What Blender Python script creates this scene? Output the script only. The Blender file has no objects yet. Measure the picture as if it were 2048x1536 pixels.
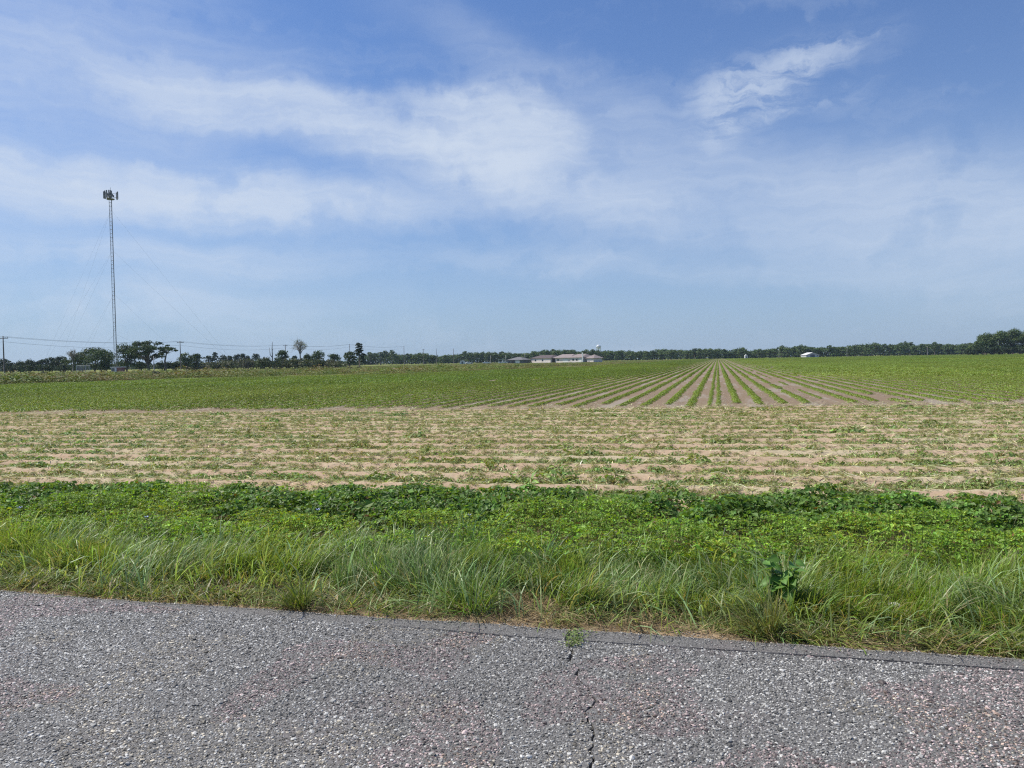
import bpy, bmesh, math, random
import numpy as np
from mathutils import Vector, Matrix, Euler

sc = bpy.context.scene
COL = sc.collection
RNG = np.random.default_rng(7)

# ------------------------------------------------------------------ camera
CAM_H = 1.6
F_PX = 1538.0                      # focal length in pixels of the 2048 wide photograph
PITCH, ROLL, YAW = math.radians(1.75), math.radians(1.0), math.radians(15)
cam_d = bpy.data.cameras.new('camera')
cam = bpy.data.objects.new('camera', cam_d)
COL.objects.link(cam)
cam_d.sensor_width = 36.0
cam_d.lens = F_PX / 2048 * 36.0
cam_d.clip_start = 0.05
cam_d.clip_end = 6000
cam.matrix_world = (Matrix.Translation((0, 0, CAM_H)) @ Matrix.Rotation(YAW, 4, 'Z')
                    @ Matrix.Rotation(math.radians(90) - PITCH, 4, 'X') @ Matrix.Rotation(-ROLL, 4, 'Z'))
sc.camera = cam

# ------------------------------------------------------------------ sun, sky, exposure
SUN_EL = math.radians(55)
SUN_DIR = Vector((-0.996 * math.cos(SUN_EL), 0.087 * math.cos(SUN_EL), math.sin(SUN_EL)))
sun_d = bpy.data.lights.new('sun', 'SUN')
sun_d.energy = 4.8
sun_d.angle = math.radians(0.6)
sun_d.color = (1.0, 0.94, 0.83)
sun = bpy.data.objects.new('sun', sun_d)
COL.objects.link(sun)
sun.rotation_euler = SUN_DIR.to_track_quat('Z', 'Y').to_euler()
sun.location = (-60, 0, 60)

sc.view_settings.view_transform = 'Standard'
sc.view_settings.look = 'None'
sc.view_settings.exposure = 0.14
sc.view_settings.gamma = 1.0
sc.view_settings.use_curve_mapping = False
sc.render.engine = 'CYCLES'
sc.cycles.use_denoising = False
sc.cycles.max_bounces = 6
sc.cycles.diffuse_bounces = 3
sc.cycles.glossy_bounces = 2
sc.cycles.transmission_bounces = 4
sc.cycles.volume_bounces = 0
sc.cycles.transparent_max_bounces = 4
sc.cycles.filter_width = 1.2
sc.cycles.sample_clamp_indirect = 4.0


def ray(px, py):
    """direction in the world of a point of the photograph"""
    u = (px - 1024) / F_PX
    v = (768 - py) / F_PX
    c, s = math.cos(ROLL), math.sin(ROLL)
    u2, v2 = u * c + v * s, -u * s + v * c
    d = (u2, math.cos(PITCH) + v2 * math.sin(PITCH), -math.sin(PITCH) + v2 * math.cos(PITCH))
    return Vector((d[0] * math.cos(YAW) - d[1] * math.sin(YAW),
                   d[0] * math.sin(YAW) + d[1] * math.cos(YAW), d[2]))


def at(px, depth, py=None):
    """world point at a distance (metres ahead) in the direction of photo column px; z = 0 or that of row py"""
    if py is None:
        py = 739 - 0.0172 * px
        r = ray(px, py)
        k = depth / (-r.x * math.sin(YAW) + r.y * math.cos(YAW))
        return Vector((r.x * k, r.y * k, 0))
    r = ray(px, py)
    k = depth / (-r.x * math.sin(YAW) + r.y * math.cos(YAW))
    return Vector((r.x * k, r.y * k, CAM_H + r.z * k))


def azel(px, py):
    r = ray(px, py)
    return math.degrees(math.atan2(r.x, r.y)), math.degrees(math.atan2(r.z, math.hypot(r.x, r.y)))


class NT:
    """small helper for node trees"""
    def __init__(self, tree):
        self.t = tree

    def n(self, typ, **kw):
        nd = self.t.nodes.new(typ)
        for k, v in kw.items():
            setattr(nd, k, v)
        return nd

    def l(self, a, b):
        self.t.links.new(a, b)

    def put(self, sock, v):
        if isinstance(v, bpy.types.NodeSocket):
            self.l(v, sock)
        else:
            sock.default_value = v

    def math(self, op, a, b=0.0, c=0.0, clamp=False):
        nd = self.n('ShaderNodeMath', operation=op, use_clamp=clamp)
        self.put(nd.inputs[0], a)
        self.put(nd.inputs[1], b)
        self.put(nd.inputs[2], c)
        return nd.outputs[0]

    def vmath(self, op, a, b=(0, 0, 0), scale=None):
        nd = self.n('ShaderNodeVectorMath', operation=op)
        self.put(nd.inputs[0], a)
        self.put(nd.inputs[1], b)
        if scale is not None:
            self.put(nd.inputs['Scale'], scale)
        return nd.outputs['Value'] if op in ('LENGTH', 'DOT_PRODUCT', 'DISTANCE') else nd.outputs[0]

    def noise(self, vec, scale, detail=4.0, rough=0.55, dist=0.0, out='Fac'):
        nd = self.n('ShaderNodeTexNoise')
        self.put(nd.inputs['Vector'], vec)
        nd.inputs['Scale'].default_value = scale
        nd.inputs['Detail'].default_value = detail
        nd.inputs['Roughness'].default_value = rough
        nd.inputs['Distortion'].default_value = dist
        return nd.outputs[out]

    def ramp(self, fac, lo, hi, a=0.0, b=1.0, smooth=True):
        nd = self.n('ShaderNodeMapRange', interpolation_type='SMOOTHSTEP' if smooth else 'LINEAR')
        self.put(nd.inputs[0], fac)
        for i, v in enumerate((lo, hi, a, b)):
            nd.inputs[i + 1].default_value = v
        return nd.outputs[0]

    def mix(self, fac, a, b, blend='MIX'):
        nd = self.n('ShaderNodeMix', data_type='RGBA', blend_type=blend)
        self.put(nd.inputs[0], fac)
        for s, v in ((nd.inputs[6], a), (nd.inputs[7], b)):
            if isinstance(v, bpy.types.NodeSocket):
                self.l(v, s)
            else:
                s.default_value = (*v[:3], 1.0)
        return nd.outputs[2]

    def mapping(self, vec, loc=(0, 0, 0), rot=(0, 0, 0), scale=(1, 1, 1), typ='POINT'):
        nd = self.n('ShaderNodeMapping', vector_type=typ)
        self.put(nd.inputs[0], vec)
        nd.inputs['Location'].default_value = loc
        nd.inputs['Rotation'].default_value = rot
        nd.inputs['Scale'].default_value = scale
        return nd.outputs[0]


world = bpy.data.worlds.new('World')
sc.world = world
world.use_nodes = True
world.node_tree.nodes.clear()
w = NT(world.node_tree)
sky = w.n('ShaderNodeTexSky', sky_type='NISHITA')
sky.sun_disc = False
sky.sun_elevation = SUN_EL
sky.sun_rotation = math.atan2(SUN_DIR.x, SUN_DIR.y)
sky.altitude = 30
sky.air_density = 1.15
sky.dust_density = 0.7
sky.ozone_density = 2.2
tc = w.n('ShaderNodeTexCoord')
sep = w.n('ShaderNodeSeparateXYZ')
w.l(tc.outputs['Generated'], sep.inputs[0])
az = w.math('MULTIPLY', w.math('ARCTAN2', sep.outputs[0], sep.outputs[1]), 57.29578)
el = w.math('MULTIPLY', w.math('ARCSINE', sep.outputs[2]), 57.29578)
cmb = w.n('ShaderNodeCombineXYZ')
w.l(az, cmb.inputs[0])
w.l(el, cmb.inputs[1])
P = cmb.outputs[0]                                   # cloud map: azimuth and elevation in degrees
wn = w.noise(P, 0.09, 3.0, 0.5, out='Color')
wv = w.vmath('SCALE', w.vmath('SUBTRACT', wn, (0.5, 0.5, 0.5)), scale=4.0)
wn2 = w.noise(P, 0.45, 4.0, 0.6, out='Color')
wv2 = w.vmath('SCALE', w.vmath('SUBTRACT', wn2, (0.5, 0.5, 0.5)), scale=1.3)
PW = w.vmath('ADD', w.vmath('ADD', P, wv), wv2)
fib1 = w.noise(w.mapping(PW, rot=(0, 0, math.radians(13)), scale=(0.034, 0.34, 1)), 1.0, 6.0, 0.52, 0.25)
fib2 = w.noise(w.mapping(PW, rot=(0, 0, math.radians(-62)), scale=(0.16, 0.9, 1)), 1.0, 6.0, 0.6, 0.4)
fine = w.noise(w.mapping(PW, rot=(0, 0, math.radians(17)), scale=(0.10, 1.5, 1)), 1.0, 5.0, 0.6, 0.3)
soft = w.noise(w.mapping(PW, rot=(0, 0, math.radians(8)), scale=(0.03, 0.11, 1)), 1.0, 5.0, 0.5)


def stroke(x1, y1, x2, y2, wpx, amp, src=None, pw=2.4):
    a1, e1 = azel(x1, y1)
    a2, e2 = azel(x2, y2)
    L = math.hypot(a2 - a1, e2 - e1)
    loc = w.mapping(src or PW, ((a1 + a2) / 2, (e1 + e2) / 2, 0), (0, 0, math.atan2(e2 - e1, a2 - a1)),
                    (max(L * 0.62, 0.3), wpx / 1538 * 57.3, 1), 'TEXTURE')
    d = w.vmath('LENGTH', loc)
    g = w.math('EXPONENT', w.math('MULTIPLY', w.math('POWER', d, pw), -1.0))
    return w.math('MULTIPLY', g, amp)


def total(lst):
    o = lst[0]
    for s in lst[1:]:
        o = w.math('ADD', o, s)
    return o


veil0 = total([
    stroke(-300, 60, 330, 60, 130, 0.55), stroke(-300, 250, 420, 240, 110, 0.22),
    stroke(1060, 300, 1400, 470, 90, 0.34), stroke(1300, 400, 2000, 450, 95, 0.58),
    stroke(1500, 330, 1900, 390, 60, 0.2), stroke(1750, 480, 2300, 450, 140, 0.46),
    stroke(860, 30, 1330, 250, 45, 0.26), stroke(1150, 260, 1500, 290, 70, 0.30),
    stroke(300, 100, 620, 130, 45, 0.18), stroke(300, 600, 1500, 610, 70, 0.10), stroke(-500, 560, 500, 600, 170, 0.30)])
streak = total([
    stroke(230, 165, 700, 255, 38, 0.75), stroke(600, 235, 960, 330, 52, 0.75), stroke(870, 255, 1130, 300, 92, 1.05, None, 4.5), stroke(900, 300, 1060, 330, 60, 0.35),
    stroke(-250, 345, 420, 380, 46, 1.0), stroke(250, 385, 800, 412, 40, 0.70),
    stroke(100, 500, 620, 515, 26, 0.50), stroke(-100, 590, 500, 600, 30, 0.30), stroke(460, 165, 820, 225, 24, 0.30),
    stroke(950, 370, 1300, 425, 42, 0.45), stroke(1000, 520, 1500, 540, 22, 0.25), stroke(250, 250, 520, 330, 30, 0.15)])
feather0 = total([
    stroke(1395, 255, 1500, 200, 62, 0.55), stroke(1470, 205, 1600, 120, 42, 0.60), stroke(1560, 130, 1730, 70, 24, 0.50),
    stroke(1480, 235, 1630, 195, 14, 0.45), stroke(1380, 200, 1480, 160, 40, 0.30), stroke(1640, 230, 1760, 110, 26, 0.16)])
horizon = w.math('MULTIPLY', w.math('EXPONENT', w.math('MULTIPLY', w.math('MAXIMUM', el, 0.0), -0.070)), 0.66)
veil = w.math('MULTIPLY', veil0, 0.85)
streak = w.math('MULTIPLY', streak, 1.4)
c1 = w.math('MULTIPLY', veil, w.math('MULTIPLY', w.ramp(soft, 0.25, 0.75, 0.58, 1.25), w.ramp(fine, 0.25, 0.75, 0.75, 1.15)))
c2 = w.math('MULTIPLY', streak, w.math('MULTIPLY', w.ramp(fib1, 0.28, 0.72, 0.50, 1.25), w.ramp(fine, 0.25, 0.75, 0.75, 1.18)))
feather = w.math('MULTIPLY', feather0, 0.68)
c3 = w.math('MULTIPLY', feather, w.ramp(fib2, 0.36, 0.64, 0.12, 1.55))
general = w.math('MULTIPLY', w.ramp(fib1, 0.48, 0.85, 0.0, 0.22), w.ramp(el, 55.0, 15.0, 0.25, 1.0))
cov = w.math('ADD', w.math('ADD', c1, c2), w.math('ADD', c3, general))
cov = w.math('SUBTRACT', 1.0, w.math('EXPONENT', w.math('MULTIPLY', cov, -1.25)))
cov = w.math('MINIMUM', cov, 0.92)
hsv = w.n('ShaderNodeHueSaturation')
hsv.inputs['Saturation'].default_value = 1.0
hsv.inputs['Value'].default_value = 1.0
w.l(sky.outputs[0], hsv.inputs['Color'])
CLOUD = (6.5, 7.4, 8.8)
clear = w.mix(1.0, hsv.outputs[0], (0.44, 0.72, 1.15), 'MULTIPLY')
clear = w.mix(horizon, clear, (4.7, 5.9, 7.9))
skycol = w.mix(cov, clear, CLOUD)
bg = w.n('ShaderNodeBackground')
bg.inputs['Strength'].default_value = 0.088
w.l(skycol, bg.inputs['Color'])
wo = w.n('ShaderNodeOutputWorld')
w.l(bg.outputs[0], wo.inputs['Surface'])


# ------------------------------------------------------------------ helpers: materials
def new_mat(name):
    m = bpy.data.materials.new(name)
    m.use_nodes = True
    m.node_tree.nodes.clear()
    t = NT(m.node_tree)
    out = t.n('ShaderNodeOutputMaterial')
    return m, t, out


def plain(name, col, rough=0.6, metal=0.0, var=0.18, scale=6.0, spec=0.4):
    m, t, out = new_mat(name)
    b = t.n('ShaderNodeBsdfPrincipled')
    co = t.n('ShaderNodeTexCoord')
    nz = t.noise(co.outputs['Object'], scale, 5.0, 0.6)
    c = t.mix(t.ramp(nz, 0.3, 0.7), tuple(x * (1 - var) for x in col), tuple(min(1, x * (1 + var)) for x in col))
    t.l(c, b.inputs['Base Color'])
    b.inputs['Roughness'].default_value = rough
    b.inputs['Metallic'].default_value = metal
    b.inputs['Specular IOR Level'].default_value = spec
    t.l(b.outputs[0], out.inputs['Surface'])
    return m


def foliage(name, mul=(1, 1, 1), rough=0.5, trans=0.3, spec=0.35, inst=False, tmul=(1.25, 1.15, 0.45)):
    """leaf material: colour from the mesh attribute 'tint' (times the instance attribute 'itint')"""
    m, t, out = new_mat(name)
    a = t.n('ShaderNodeAttribute', attribute_name='tint')
    c = t.mix(1.0, a.outputs['Color'], mul, 'MULTIPLY')
    if inst:
        ai = t.n('ShaderNodeAttribute', attribute_name='itint', attribute_type='INSTANCER')
        c = t.mix(1.0, c, ai.outputs['Color'], 'MULTIPLY')
    b = t.n('ShaderNodeBsdfPrincipled')
    t.l(c, b.inputs['Base Color'])
    b.inputs['Roughness'].default_value = rough
    b.inputs['Specular IOR Level'].default_value = spec
    tr = t.n('ShaderNodeBsdfTranslucent')
    t.l(t.mix(1.0, c, tmul, 'MULTIPLY'), tr.inputs['Color'])
    ms = t.n('ShaderNodeMixShader')
    ms.inputs[0].default_value = trans
    t.l(b.outputs[0], ms.inputs[1])
    t.l(tr.outputs[0], ms.inputs[2])
    t.l(ms.outputs[0], out.inputs['Surface'])
    return m


# ------------------------------------------------------------------ helpers: meshes
def np_mesh(name, V, F, mat=None, tint=None, smooth=False):
    V = np.asarray(V, dtype=np.float32)
    me = bpy.data.meshes.new(name)
    me.vertices.add(len(V))
    me.vertices.foreach_set('co', V.ravel())
    if isinstance(F, (list, tuple)) and len(F) and isinstance(F[0], np.ndarray) and F[0].ndim == 2:
        parts = F
    else:
        parts = [np.asarray(F, dtype=np.int32)]
    loops = np.concatenate([p.ravel() for p in parts]).astype(np.int32)
    sizes = np.concatenate([np.full(len(p), p.shape[1], dtype=np.int32) for p in parts])
    starts = np.concatenate([[0], np.cumsum(sizes)[:-1]]).astype(np.int32)
    me.loops.add(len(loops))
    me.loops.foreach_set('vertex_index', loops)
    me.polygons.add(len(sizes))
    me.polygons.foreach_set('loop_start', starts)
    me.update(calc_edges=True)
    me.polygons.foreach_set('use_smooth', np.full(len(sizes), smooth, dtype=bool))
    if tint is not None:
        at_ = me.attributes.new('tint', 'FLOAT_COLOR', 'POINT')
        t4 = np.ones((len(V), 4), dtype=np.float32)
        t4[:, :3] = tint
        at_.data.foreach_set('color', t4.ravel())
    if mat:
        me.materials.append(mat)
    return me


def link(name, me, parent=None, loc=None):
    o = bpy.data.objects.new(name, me)
    COL.objects.link(o)
    if parent:
        o.parent = parent
    if loc is not None:
        o.location = loc
    return o


def tag(o, label=None, cat=None, group=None, kind=None):
    if label:
        o['label'] = label
    if cat:
        o['category'] = cat
    if group:
        o['group'] = group
    if kind:
        o['kind'] = kind
    return o


def thing(name, label, cat, loc=(0, 0, 0), rz=0.0, group=None):
    o = bpy.data.objects.new(name, None)
    o.empty_display_size = 0.3
    COL.objects.link(o)
    o.location = loc
    o.rotation_euler = (0, 0, rz)
    return tag(o, label, cat, group)


class MB:
    """collects boxes, tubes and polygons into one mesh"""
    def __init__(self):
        self.v, self.f = [], []

    def add(self, vs, fs):
        k = len(self.v)
        self.v += [tuple(x) for x in vs]
        self.f += [tuple(i + k for i in f) for f in fs]
        return self

    def box(self, x0, x1, y0, y1, z0, z1):
        vs = [(x, y, z) for z in (z0, z1) for y in (y0, y1) for x in (x0, x1)]
        return self.add(vs, [(0, 2, 3, 1), (4, 5, 7, 6), (0, 1, 5, 4), (2, 6, 7, 3), (0, 4, 6, 2), (1, 3, 7, 5)])

    def tube(self, pts, rad, n=6, cap=True):
        pts = [Vector(p) for p in pts]
        if not isinstance(rad, (list, tuple, np.ndarray)):
            rad = [rad] * len(pts)
        vs, fs = [], []
        for i, p in enumerate(pts):
            d = (pts[min(i + 1, len(pts) - 1)] - pts[max(i - 1, 0)]).normalized()
            a = d.cross(Vector((0, 0, 1)) if abs(d.z) < 0.9 else Vector((1, 0, 0))).normalized()
            b = d.cross(a)
            for k in range(n):
                th = 2 * math.pi * k / n
                vs.append(p + (a * math.cos(th) + b * math.sin(th)) * rad[i])
        for i in range(len(pts) - 1):
            for k in range(n):
                k2 = (k + 1) % n
                fs.append((i * n + k, i * n + k2, (i + 1) * n + k2, (i + 1) * n + k))
        if cap:
            fs.append(tuple(range(n)))
            fs.append(tuple(range((len(pts) - 1) * n, len(pts) * n)))
        return self.add(vs, fs)

    def mesh(self, name, mat, smooth=False):
        me = bpy.data.meshes.new(name)
        me.from_pydata(self.v, [], self.f)
        me.materials.append(mat)
        if smooth:
            me.polygons.foreach_set('use_smooth', np.full(len(me.polygons), True))
        me.update()
        return me

    def build(self, name, mat, parent=None, loc=None, smooth=False):
        return link(name, self.mesh(name, mat, smooth), parent, loc)


def blades(pos, head, length, width, th0, th1, tint, seg=4, tipdark=None, twist=None):
    """grass blades: arching tapered strips; th0 / th1 = tilt from the vertical at root and tip"""
    n = len(pos)
    t = np.linspace(0, 1, seg + 1)
    th = th0[:, None] + (th1 - th0)[:, None] * t[None, :] ** 1.3
    step = (length / seg)[:, None]
    r = np.concatenate([np.zeros((n, 1)), np.cumsum(np.sin(th[:, :-1]) * step, 1)], 1)
    z = np.concatenate([np.zeros((n, 1)), np.cumsum(np.cos(th[:, :-1]) * step, 1)], 1)
    z = np.maximum(z, 0.004 + 0.02 * t[None, :] * RNG.random((n, 1)))
    hx, hy = np.cos(head)[:, None], np.sin(head)[:, None]
    C = np.stack([pos[:, 0:1] + hx * r, pos[:, 1:2] + hy * r, pos[:, 2:3] + z], -1)
    tw = RNG.uniform(-0.9, 0.9, n) if twist is None else twist
    sx, sy = -np.sin(head + tw), np.cos(head + tw)
    prof = np.array([0.75, 1.0, 0.9, 0.62, 0.3, 0.2, 0.1])[:seg]
    S = np.stack([sx, sy, RNG.uniform(-0.35, 0.35, n)], -1)[:, None, :] * (width[:, None] * prof[None, :])[:, :, None] * 0.5
    A = C[:, :seg] - S
    B = C[:, :seg] + S
    V = np.concatenate([np.stack([A, B], 2).reshape(n, seg * 2, 3), C[:, seg:]], 1)
    k = seg * 2 + 1
    base = (np.arange(n) * k)[:, None]
    Q = [base + np.array([[2 * i, 2 * i + 1, 2 * i + 3, 2 * i + 2]]) for i in range(seg - 1)]
    Q = np.stack(Q, 1).reshape(-1, 4)
    T = base + np.array([[2 * seg - 2, 2 * seg - 1, 2 * seg]])
    tv = np.repeat(tint[:, None, :], k, 1)
    return V.reshape(-1, 3), [Q, T], tv.reshape(-1, 3)


def leaves(cen, nrm, length, width, tint, roll=None, fold=0.18):
    """leaves: two triangles folded along the midrib"""
    n = len(cen)
    nrm = nrm / np.linalg.norm(nrm, axis=1, keepdims=True)
    a = np.cross(nrm, RNG.normal(size=(n, 3)))
    a /= np.linalg.norm(a, axis=1, keepdims=True) + 1e-9
    b = np.cross(nrm, a)
    L, W = length[:, None] * 0.5, width[:, None] * 0.5
    fo = nrm * W * fold * 2
    V = np.stack([cen - a * L, cen + b * W + fo, cen + a * L, cen - b * W + fo], 1)
    base = (np.arange(n) * 4)[:, None]
    T = np.concatenate([base + np.array([[0, 2, 1]]), base + np.array([[0, 3, 2]])], 0)
    return V.reshape(-1, 3), T, np.repeat(tint[:, None, :], 4, 1).reshape(-1, 3)


def merge(items):
    """join several (V, F, tint) where F is an array or a list of arrays"""
    Vs, Fs, Ts, k = [], {}, [], 0
    for V, F, T in items:
        for p in (F if isinstance(F, list) else [F]):
            Fs.setdefault(p.shape[1], []).append(p + k)
        Vs.append(V)
        Ts.append(T)
        k += len(V)
    return np.concatenate(Vs), [np.concatenate(x) for x in Fs.values()], np.concatenate(Ts)


def tints(n, base, var=0.15, hue=0.08, rng=RNG):
    b = np.asarray(base)[None, :] * np.exp(rng.normal(0, var, (n, 1)))
    return np.clip(b * np.exp(rng.normal(0, hue, (n, 3))), 0.001, 0.95)


def vnoise(x, y, s, seed=0):
    """smooth value noise on numpy arrays, about 0..1"""
    x = np.asarray(x) / s + seed * 17.13
    y = np.asarray(y) / s + seed * 9.71
    xi, yi = np.floor(x).astype(np.int64), np.floor(y).astype(np.int64)
    fx, fy = x - xi, y - yi
    fx, fy = fx * fx * (3 - 2 * fx), fy * fy * (3 - 2 * fy)

    def h(a, b):
        v = np.sin(a * 127.1 + b * 311.7 + seed * 74.7) * 43758.5453
        return v - np.floor(v)
    return (h(xi, yi) * (1 - fx) + h(xi + 1, yi) * fx) * (1 - fy) + (h(xi, yi + 1) * (1 - fx) + h(xi + 1, yi + 1) * fx) * fy


def fbm(x, y, s, seed=0, oct=3):
    o, a, tot = 0, 1.0, 0
    for i in range(oct):
        o = o + vnoise(x, y, s / 2 ** i, seed + i) * a
        tot += a
        a *= 0.5
    return o / tot


def instancer(name, pts, protos, rot, scale, itint, pick, kind='stuff'):
    """one object of points whose geometry nodes set a prototype on each point"""
    me = bpy.data.meshes.new(name)
    n = len(pts)
    me.vertices.add(n)
    me.vertices.foreach_set('co', np.asarray(pts, dtype=np.float32).ravel())
    a = me.attributes.new('rot', 'FLOAT_VECTOR', 'POINT')
    a.data.foreach_set('vector', np.asarray(rot, dtype=np.float32).ravel())
    a = me.attributes.new('scl', 'FLOAT_VECTOR', 'POINT')
    a.data.foreach_set('vector', np.asarray(scale, dtype=np.float32).ravel())
    a = me.attributes.new('itint', 'FLOAT_COLOR', 'POINT')
    t4 = np.ones((n, 4), dtype=np.float32)
    t4[:, :3] = itint
    a.data.foreach_set('color', t4.ravel())
    a = me.attributes.new('pick', 'INT', 'POINT')
    a.data.foreach_set('value', np.asarray(pick, dtype=np.int32))
    me.update()
    pc = bpy.data.collections.new(name + '_kinds')
    for i, pm in enumerate(protos):
        po = bpy.data.objects.new('%s_kind_%02d' % (name, i), pm)
        pc.objects.link(po)
    ng = bpy.data.node_groups.new(name + '_nodes', 'GeometryNodeTree')
    ng.interface.new_socket('Geometry', in_out='INPUT', socket_type='NodeSocketGeometry')
    ng.interface.new_socket('Geometry', in_out='OUTPUT', socket_type='NodeSocketGeometry')
    t = NT(ng)
    gi, go = t.n('NodeGroupInput'), t.n('NodeGroupOutput')
    ci = t.n('GeometryNodeCollectionInfo')
    ci.inputs['Collection'].default_value = pc
    ci.inputs['Separate Children'].default_value = True
    ci.inputs['Reset Children'].default_value = True
    ip = t.n('GeometryNodeInstanceOnPoints')

    def attr(nm, typ):
        nd = t.n('GeometryNodeInputNamedAttribute', data_type=typ)
        nd.inputs['Name'].default_value = nm
        return nd.outputs['Attribute']
    t.l(gi.outputs[0], ip.inputs['Points'])
    t.l(ci.outputs[0], ip.inputs['Instance'])
    ip.inputs['Pick Instance'].default_value = True
    t.l(attr('pick', 'INT'), ip.inputs['Instance Index'])
    er = t.n('FunctionNodeEulerToRotation')
    t.l(attr('rot', 'FLOAT_VECTOR'), er.inputs[0])
    t.l(er.outputs[0], ip.inputs['Rotation'])
    t.l(attr('scl', 'FLOAT_VECTOR'), ip.inputs['Scale'])
    t.l(ip.outputs[0], go.inputs[0])
    o = link(name, me)
    md = o.modifiers.new('scatter', 'NODES')
    md.node_group = ng
    o['kind'] = kind
    return o


def grid(xs, ys, zf, yf=None):
    X, Y = np.meshgrid(xs, ys)
    if yf is not None:
        X, Y = yf(X, Y)
    V = np.stack([X, Y, zf(X, Y)], -1).reshape(-1, 3)
    nx, ny = len(xs), len(ys)
    i = np.arange(nx * ny).reshape(ny, nx)
    F = np.stack([i[:-1, :-1], i[:-1, 1:], i[1:, 1:], i[1:, :-1]], -1).reshape(-1, 4)
    return V, F


# ------------------------------------------------------------------ the ground
def edge_y(x):                     # outer edge of the asphalt
    return 4.47 + 0.022 * x + 0.06 * (fbm(x, 0 * x, 0.9, 3) - 0.5) + 0.05 * (fbm(x, 0 * x, 0.13, 8) - 0.5)


def crk_y(x):                      # crack that runs along the asphalt edge
    return 4.30 + 0.03 * x + np.where(x < -1.2, -0.05 * (x + 1.2), 0.0) + 0.03 * (fbm(x, 0 * x, 0.7, 5) - 0.5)


def weed_y0(x):
    return 5.95 + 0.05 * x


def weed_y1(x):
    return 8.35 + 0.07 * x


def head_y(x, t):                  # t 0..1 across the headland, near to far
    return (8.55 + 0.07 * x) * (1 - t) + (24.6 + 0.145 * x) * t


# the great sheet
m, t, out = new_mat('distant_ground')
geo = t.n('ShaderNodeNewGeometry')
pos = geo.outputs['Position']
n1 = t.noise(pos, 0.018, 4, 0.6)
n2 = t.noise(t.mapping(pos, scale=(1, 0.25, 1)), 0.25, 5, 0.65)
c = t.mix(t.ramp(n1, 0.35, 0.65), (0.15, 0.195, 0.055), (0.25, 0.25, 0.10))
c = t.mix(t.ramp(n2, 0.45, 0.75, 0, 0.5), c, (0.07, 0.10, 0.035))
b = t.n('ShaderNodeBsdfDiffuse')
t.l(c, b.inputs[0])
t.l(b.outputs[0], out.inputs[0])
M_GROUND = m
xs = np.concatenate([np.linspace(-1700, -200, 16), np.linspace(-160, 160, 17), np.linspace(200, 1700, 16)])
V, F = grid(xs, xs + 200, lambda X, Y: -0.10 + 0 * X)
tag(link('ground', np_mesh('ground', V, F, M_GROUND)), kind='structure')

# soil of the field
SAND = (0.435, 0.32, 0.215)


def soil_mat(name, debris=0.5, dark=1.0, ridge=False):
    m, t, out = new_mat(name)
    geo = t.n('ShaderNodeNewGeometry')
    pos = geo.outputs['Position']
    big = t.noise(pos, 0.35, 5, 0.6)
    mid = t.noise(t.mapping(pos, scale=(1, 1, 1)), 3.0, 6, 0.7)
    fine = t.noise(pos, 26.0, 4, 0.7)
    c = t.mix(t.ramp(big, 0.35, 0.68, 0, 0.7), tuple(x * dark for x in SAND), (0.47 * dark, 0.33 * dark, 0.22 * dark))
    c = t.mix(t.ramp(mid, 0.42, 0.66, 0, 0.75), c, (0.50 * dark, 0.40 * dark, 0.27 * dark))
    c = t.mix(t.ramp(fine, 0.55, 0.75, 0, 0.5), c, (0.20, 0.135, 0.085))
    # pale straw and grey residue lying in long streaks
    st = t.noise(t.mapping(pos, scale=((1.2, 0.12, 1) if ridge else (0.16, 1.3, 1))), 1.0, 5, 0.65)
    c = t.mix(t.ramp(st, 0.5, 0.62, 0, debris), c, ((0.31, 0.265, 0.215) if ridge else (0.48, 0.41, 0.27)))
    b = t.n('ShaderNodeBsdfPrincipled')
    b.inputs['Roughness'].default_value = 0.95
    b.inputs['Specular IOR Level'].default_value = 0.1
    t.l(c, b.inputs['Base Color'])
    bp = t.n('ShaderNodeBump')
    bp.inputs['Strength'].default_value = 0.7
    bp.inputs['Distance'].default_value = 0.05
    t.l(t.math('ADD', t.math('MULTIPLY', mid, 0.7), t.math('MULTIPLY', fine, 0.3)), bp.inputs['Height'])
    t.l(bp.outputs[0], b.inputs['Normal'])
    t.l(b.outputs[0], out.inputs[0])
    return m


M_SOIL = soil_mat('field_soil', 0.8, 0.52, True)
M_HEAD = soil_mat('headland_soil', 0.8, 0.98, False)

# left border of the cropped field (a polyline; the crop lies to its right)
EDGE = [(-120, 30), (-74, 62), (-63.8, 82), (-43.5, 98), (-30, 158), (-27, 226), (-27, 330), (-30, 720)]


def in_field(x, y):
    ex = np.interp(y, [p[1] for p in EDGE], [p[0] for p in EDGE])
    return (x > ex) & (y < 700)


poly = [(130, 42)] + [(x, 24.2 + 0.145 * x) for x in (100, 60, 30, 10, 0, -10, -25, -45)] + [(-62, 14), (-120, 20)] + EDGE + [(440, 720), (440, 90)]
mb = MB()
mb.add([(x, y, -0.025) for x, y in poly], [tuple(range(len(poly)))])
fs = mb.build('field_soil', M_SOIL)
tag(fs, kind='structure')

# headland with beds running along the road
RS = 0.762                                       # row spacing
NR = 17


def head_z(X, T):
    ph = T * (NR) * 2 * math.pi
    return 0.042 * (np.cos(ph)) + 0.025 * (fbm(X, T * 16, 0.8, 11) - 0.5) + 0.03 * (vnoise(X, T * 16, 0.11, 4) - 0.5) + 0.02 * (vnoise(X, T * 16, 0.06, 9) - 0.5)


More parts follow.
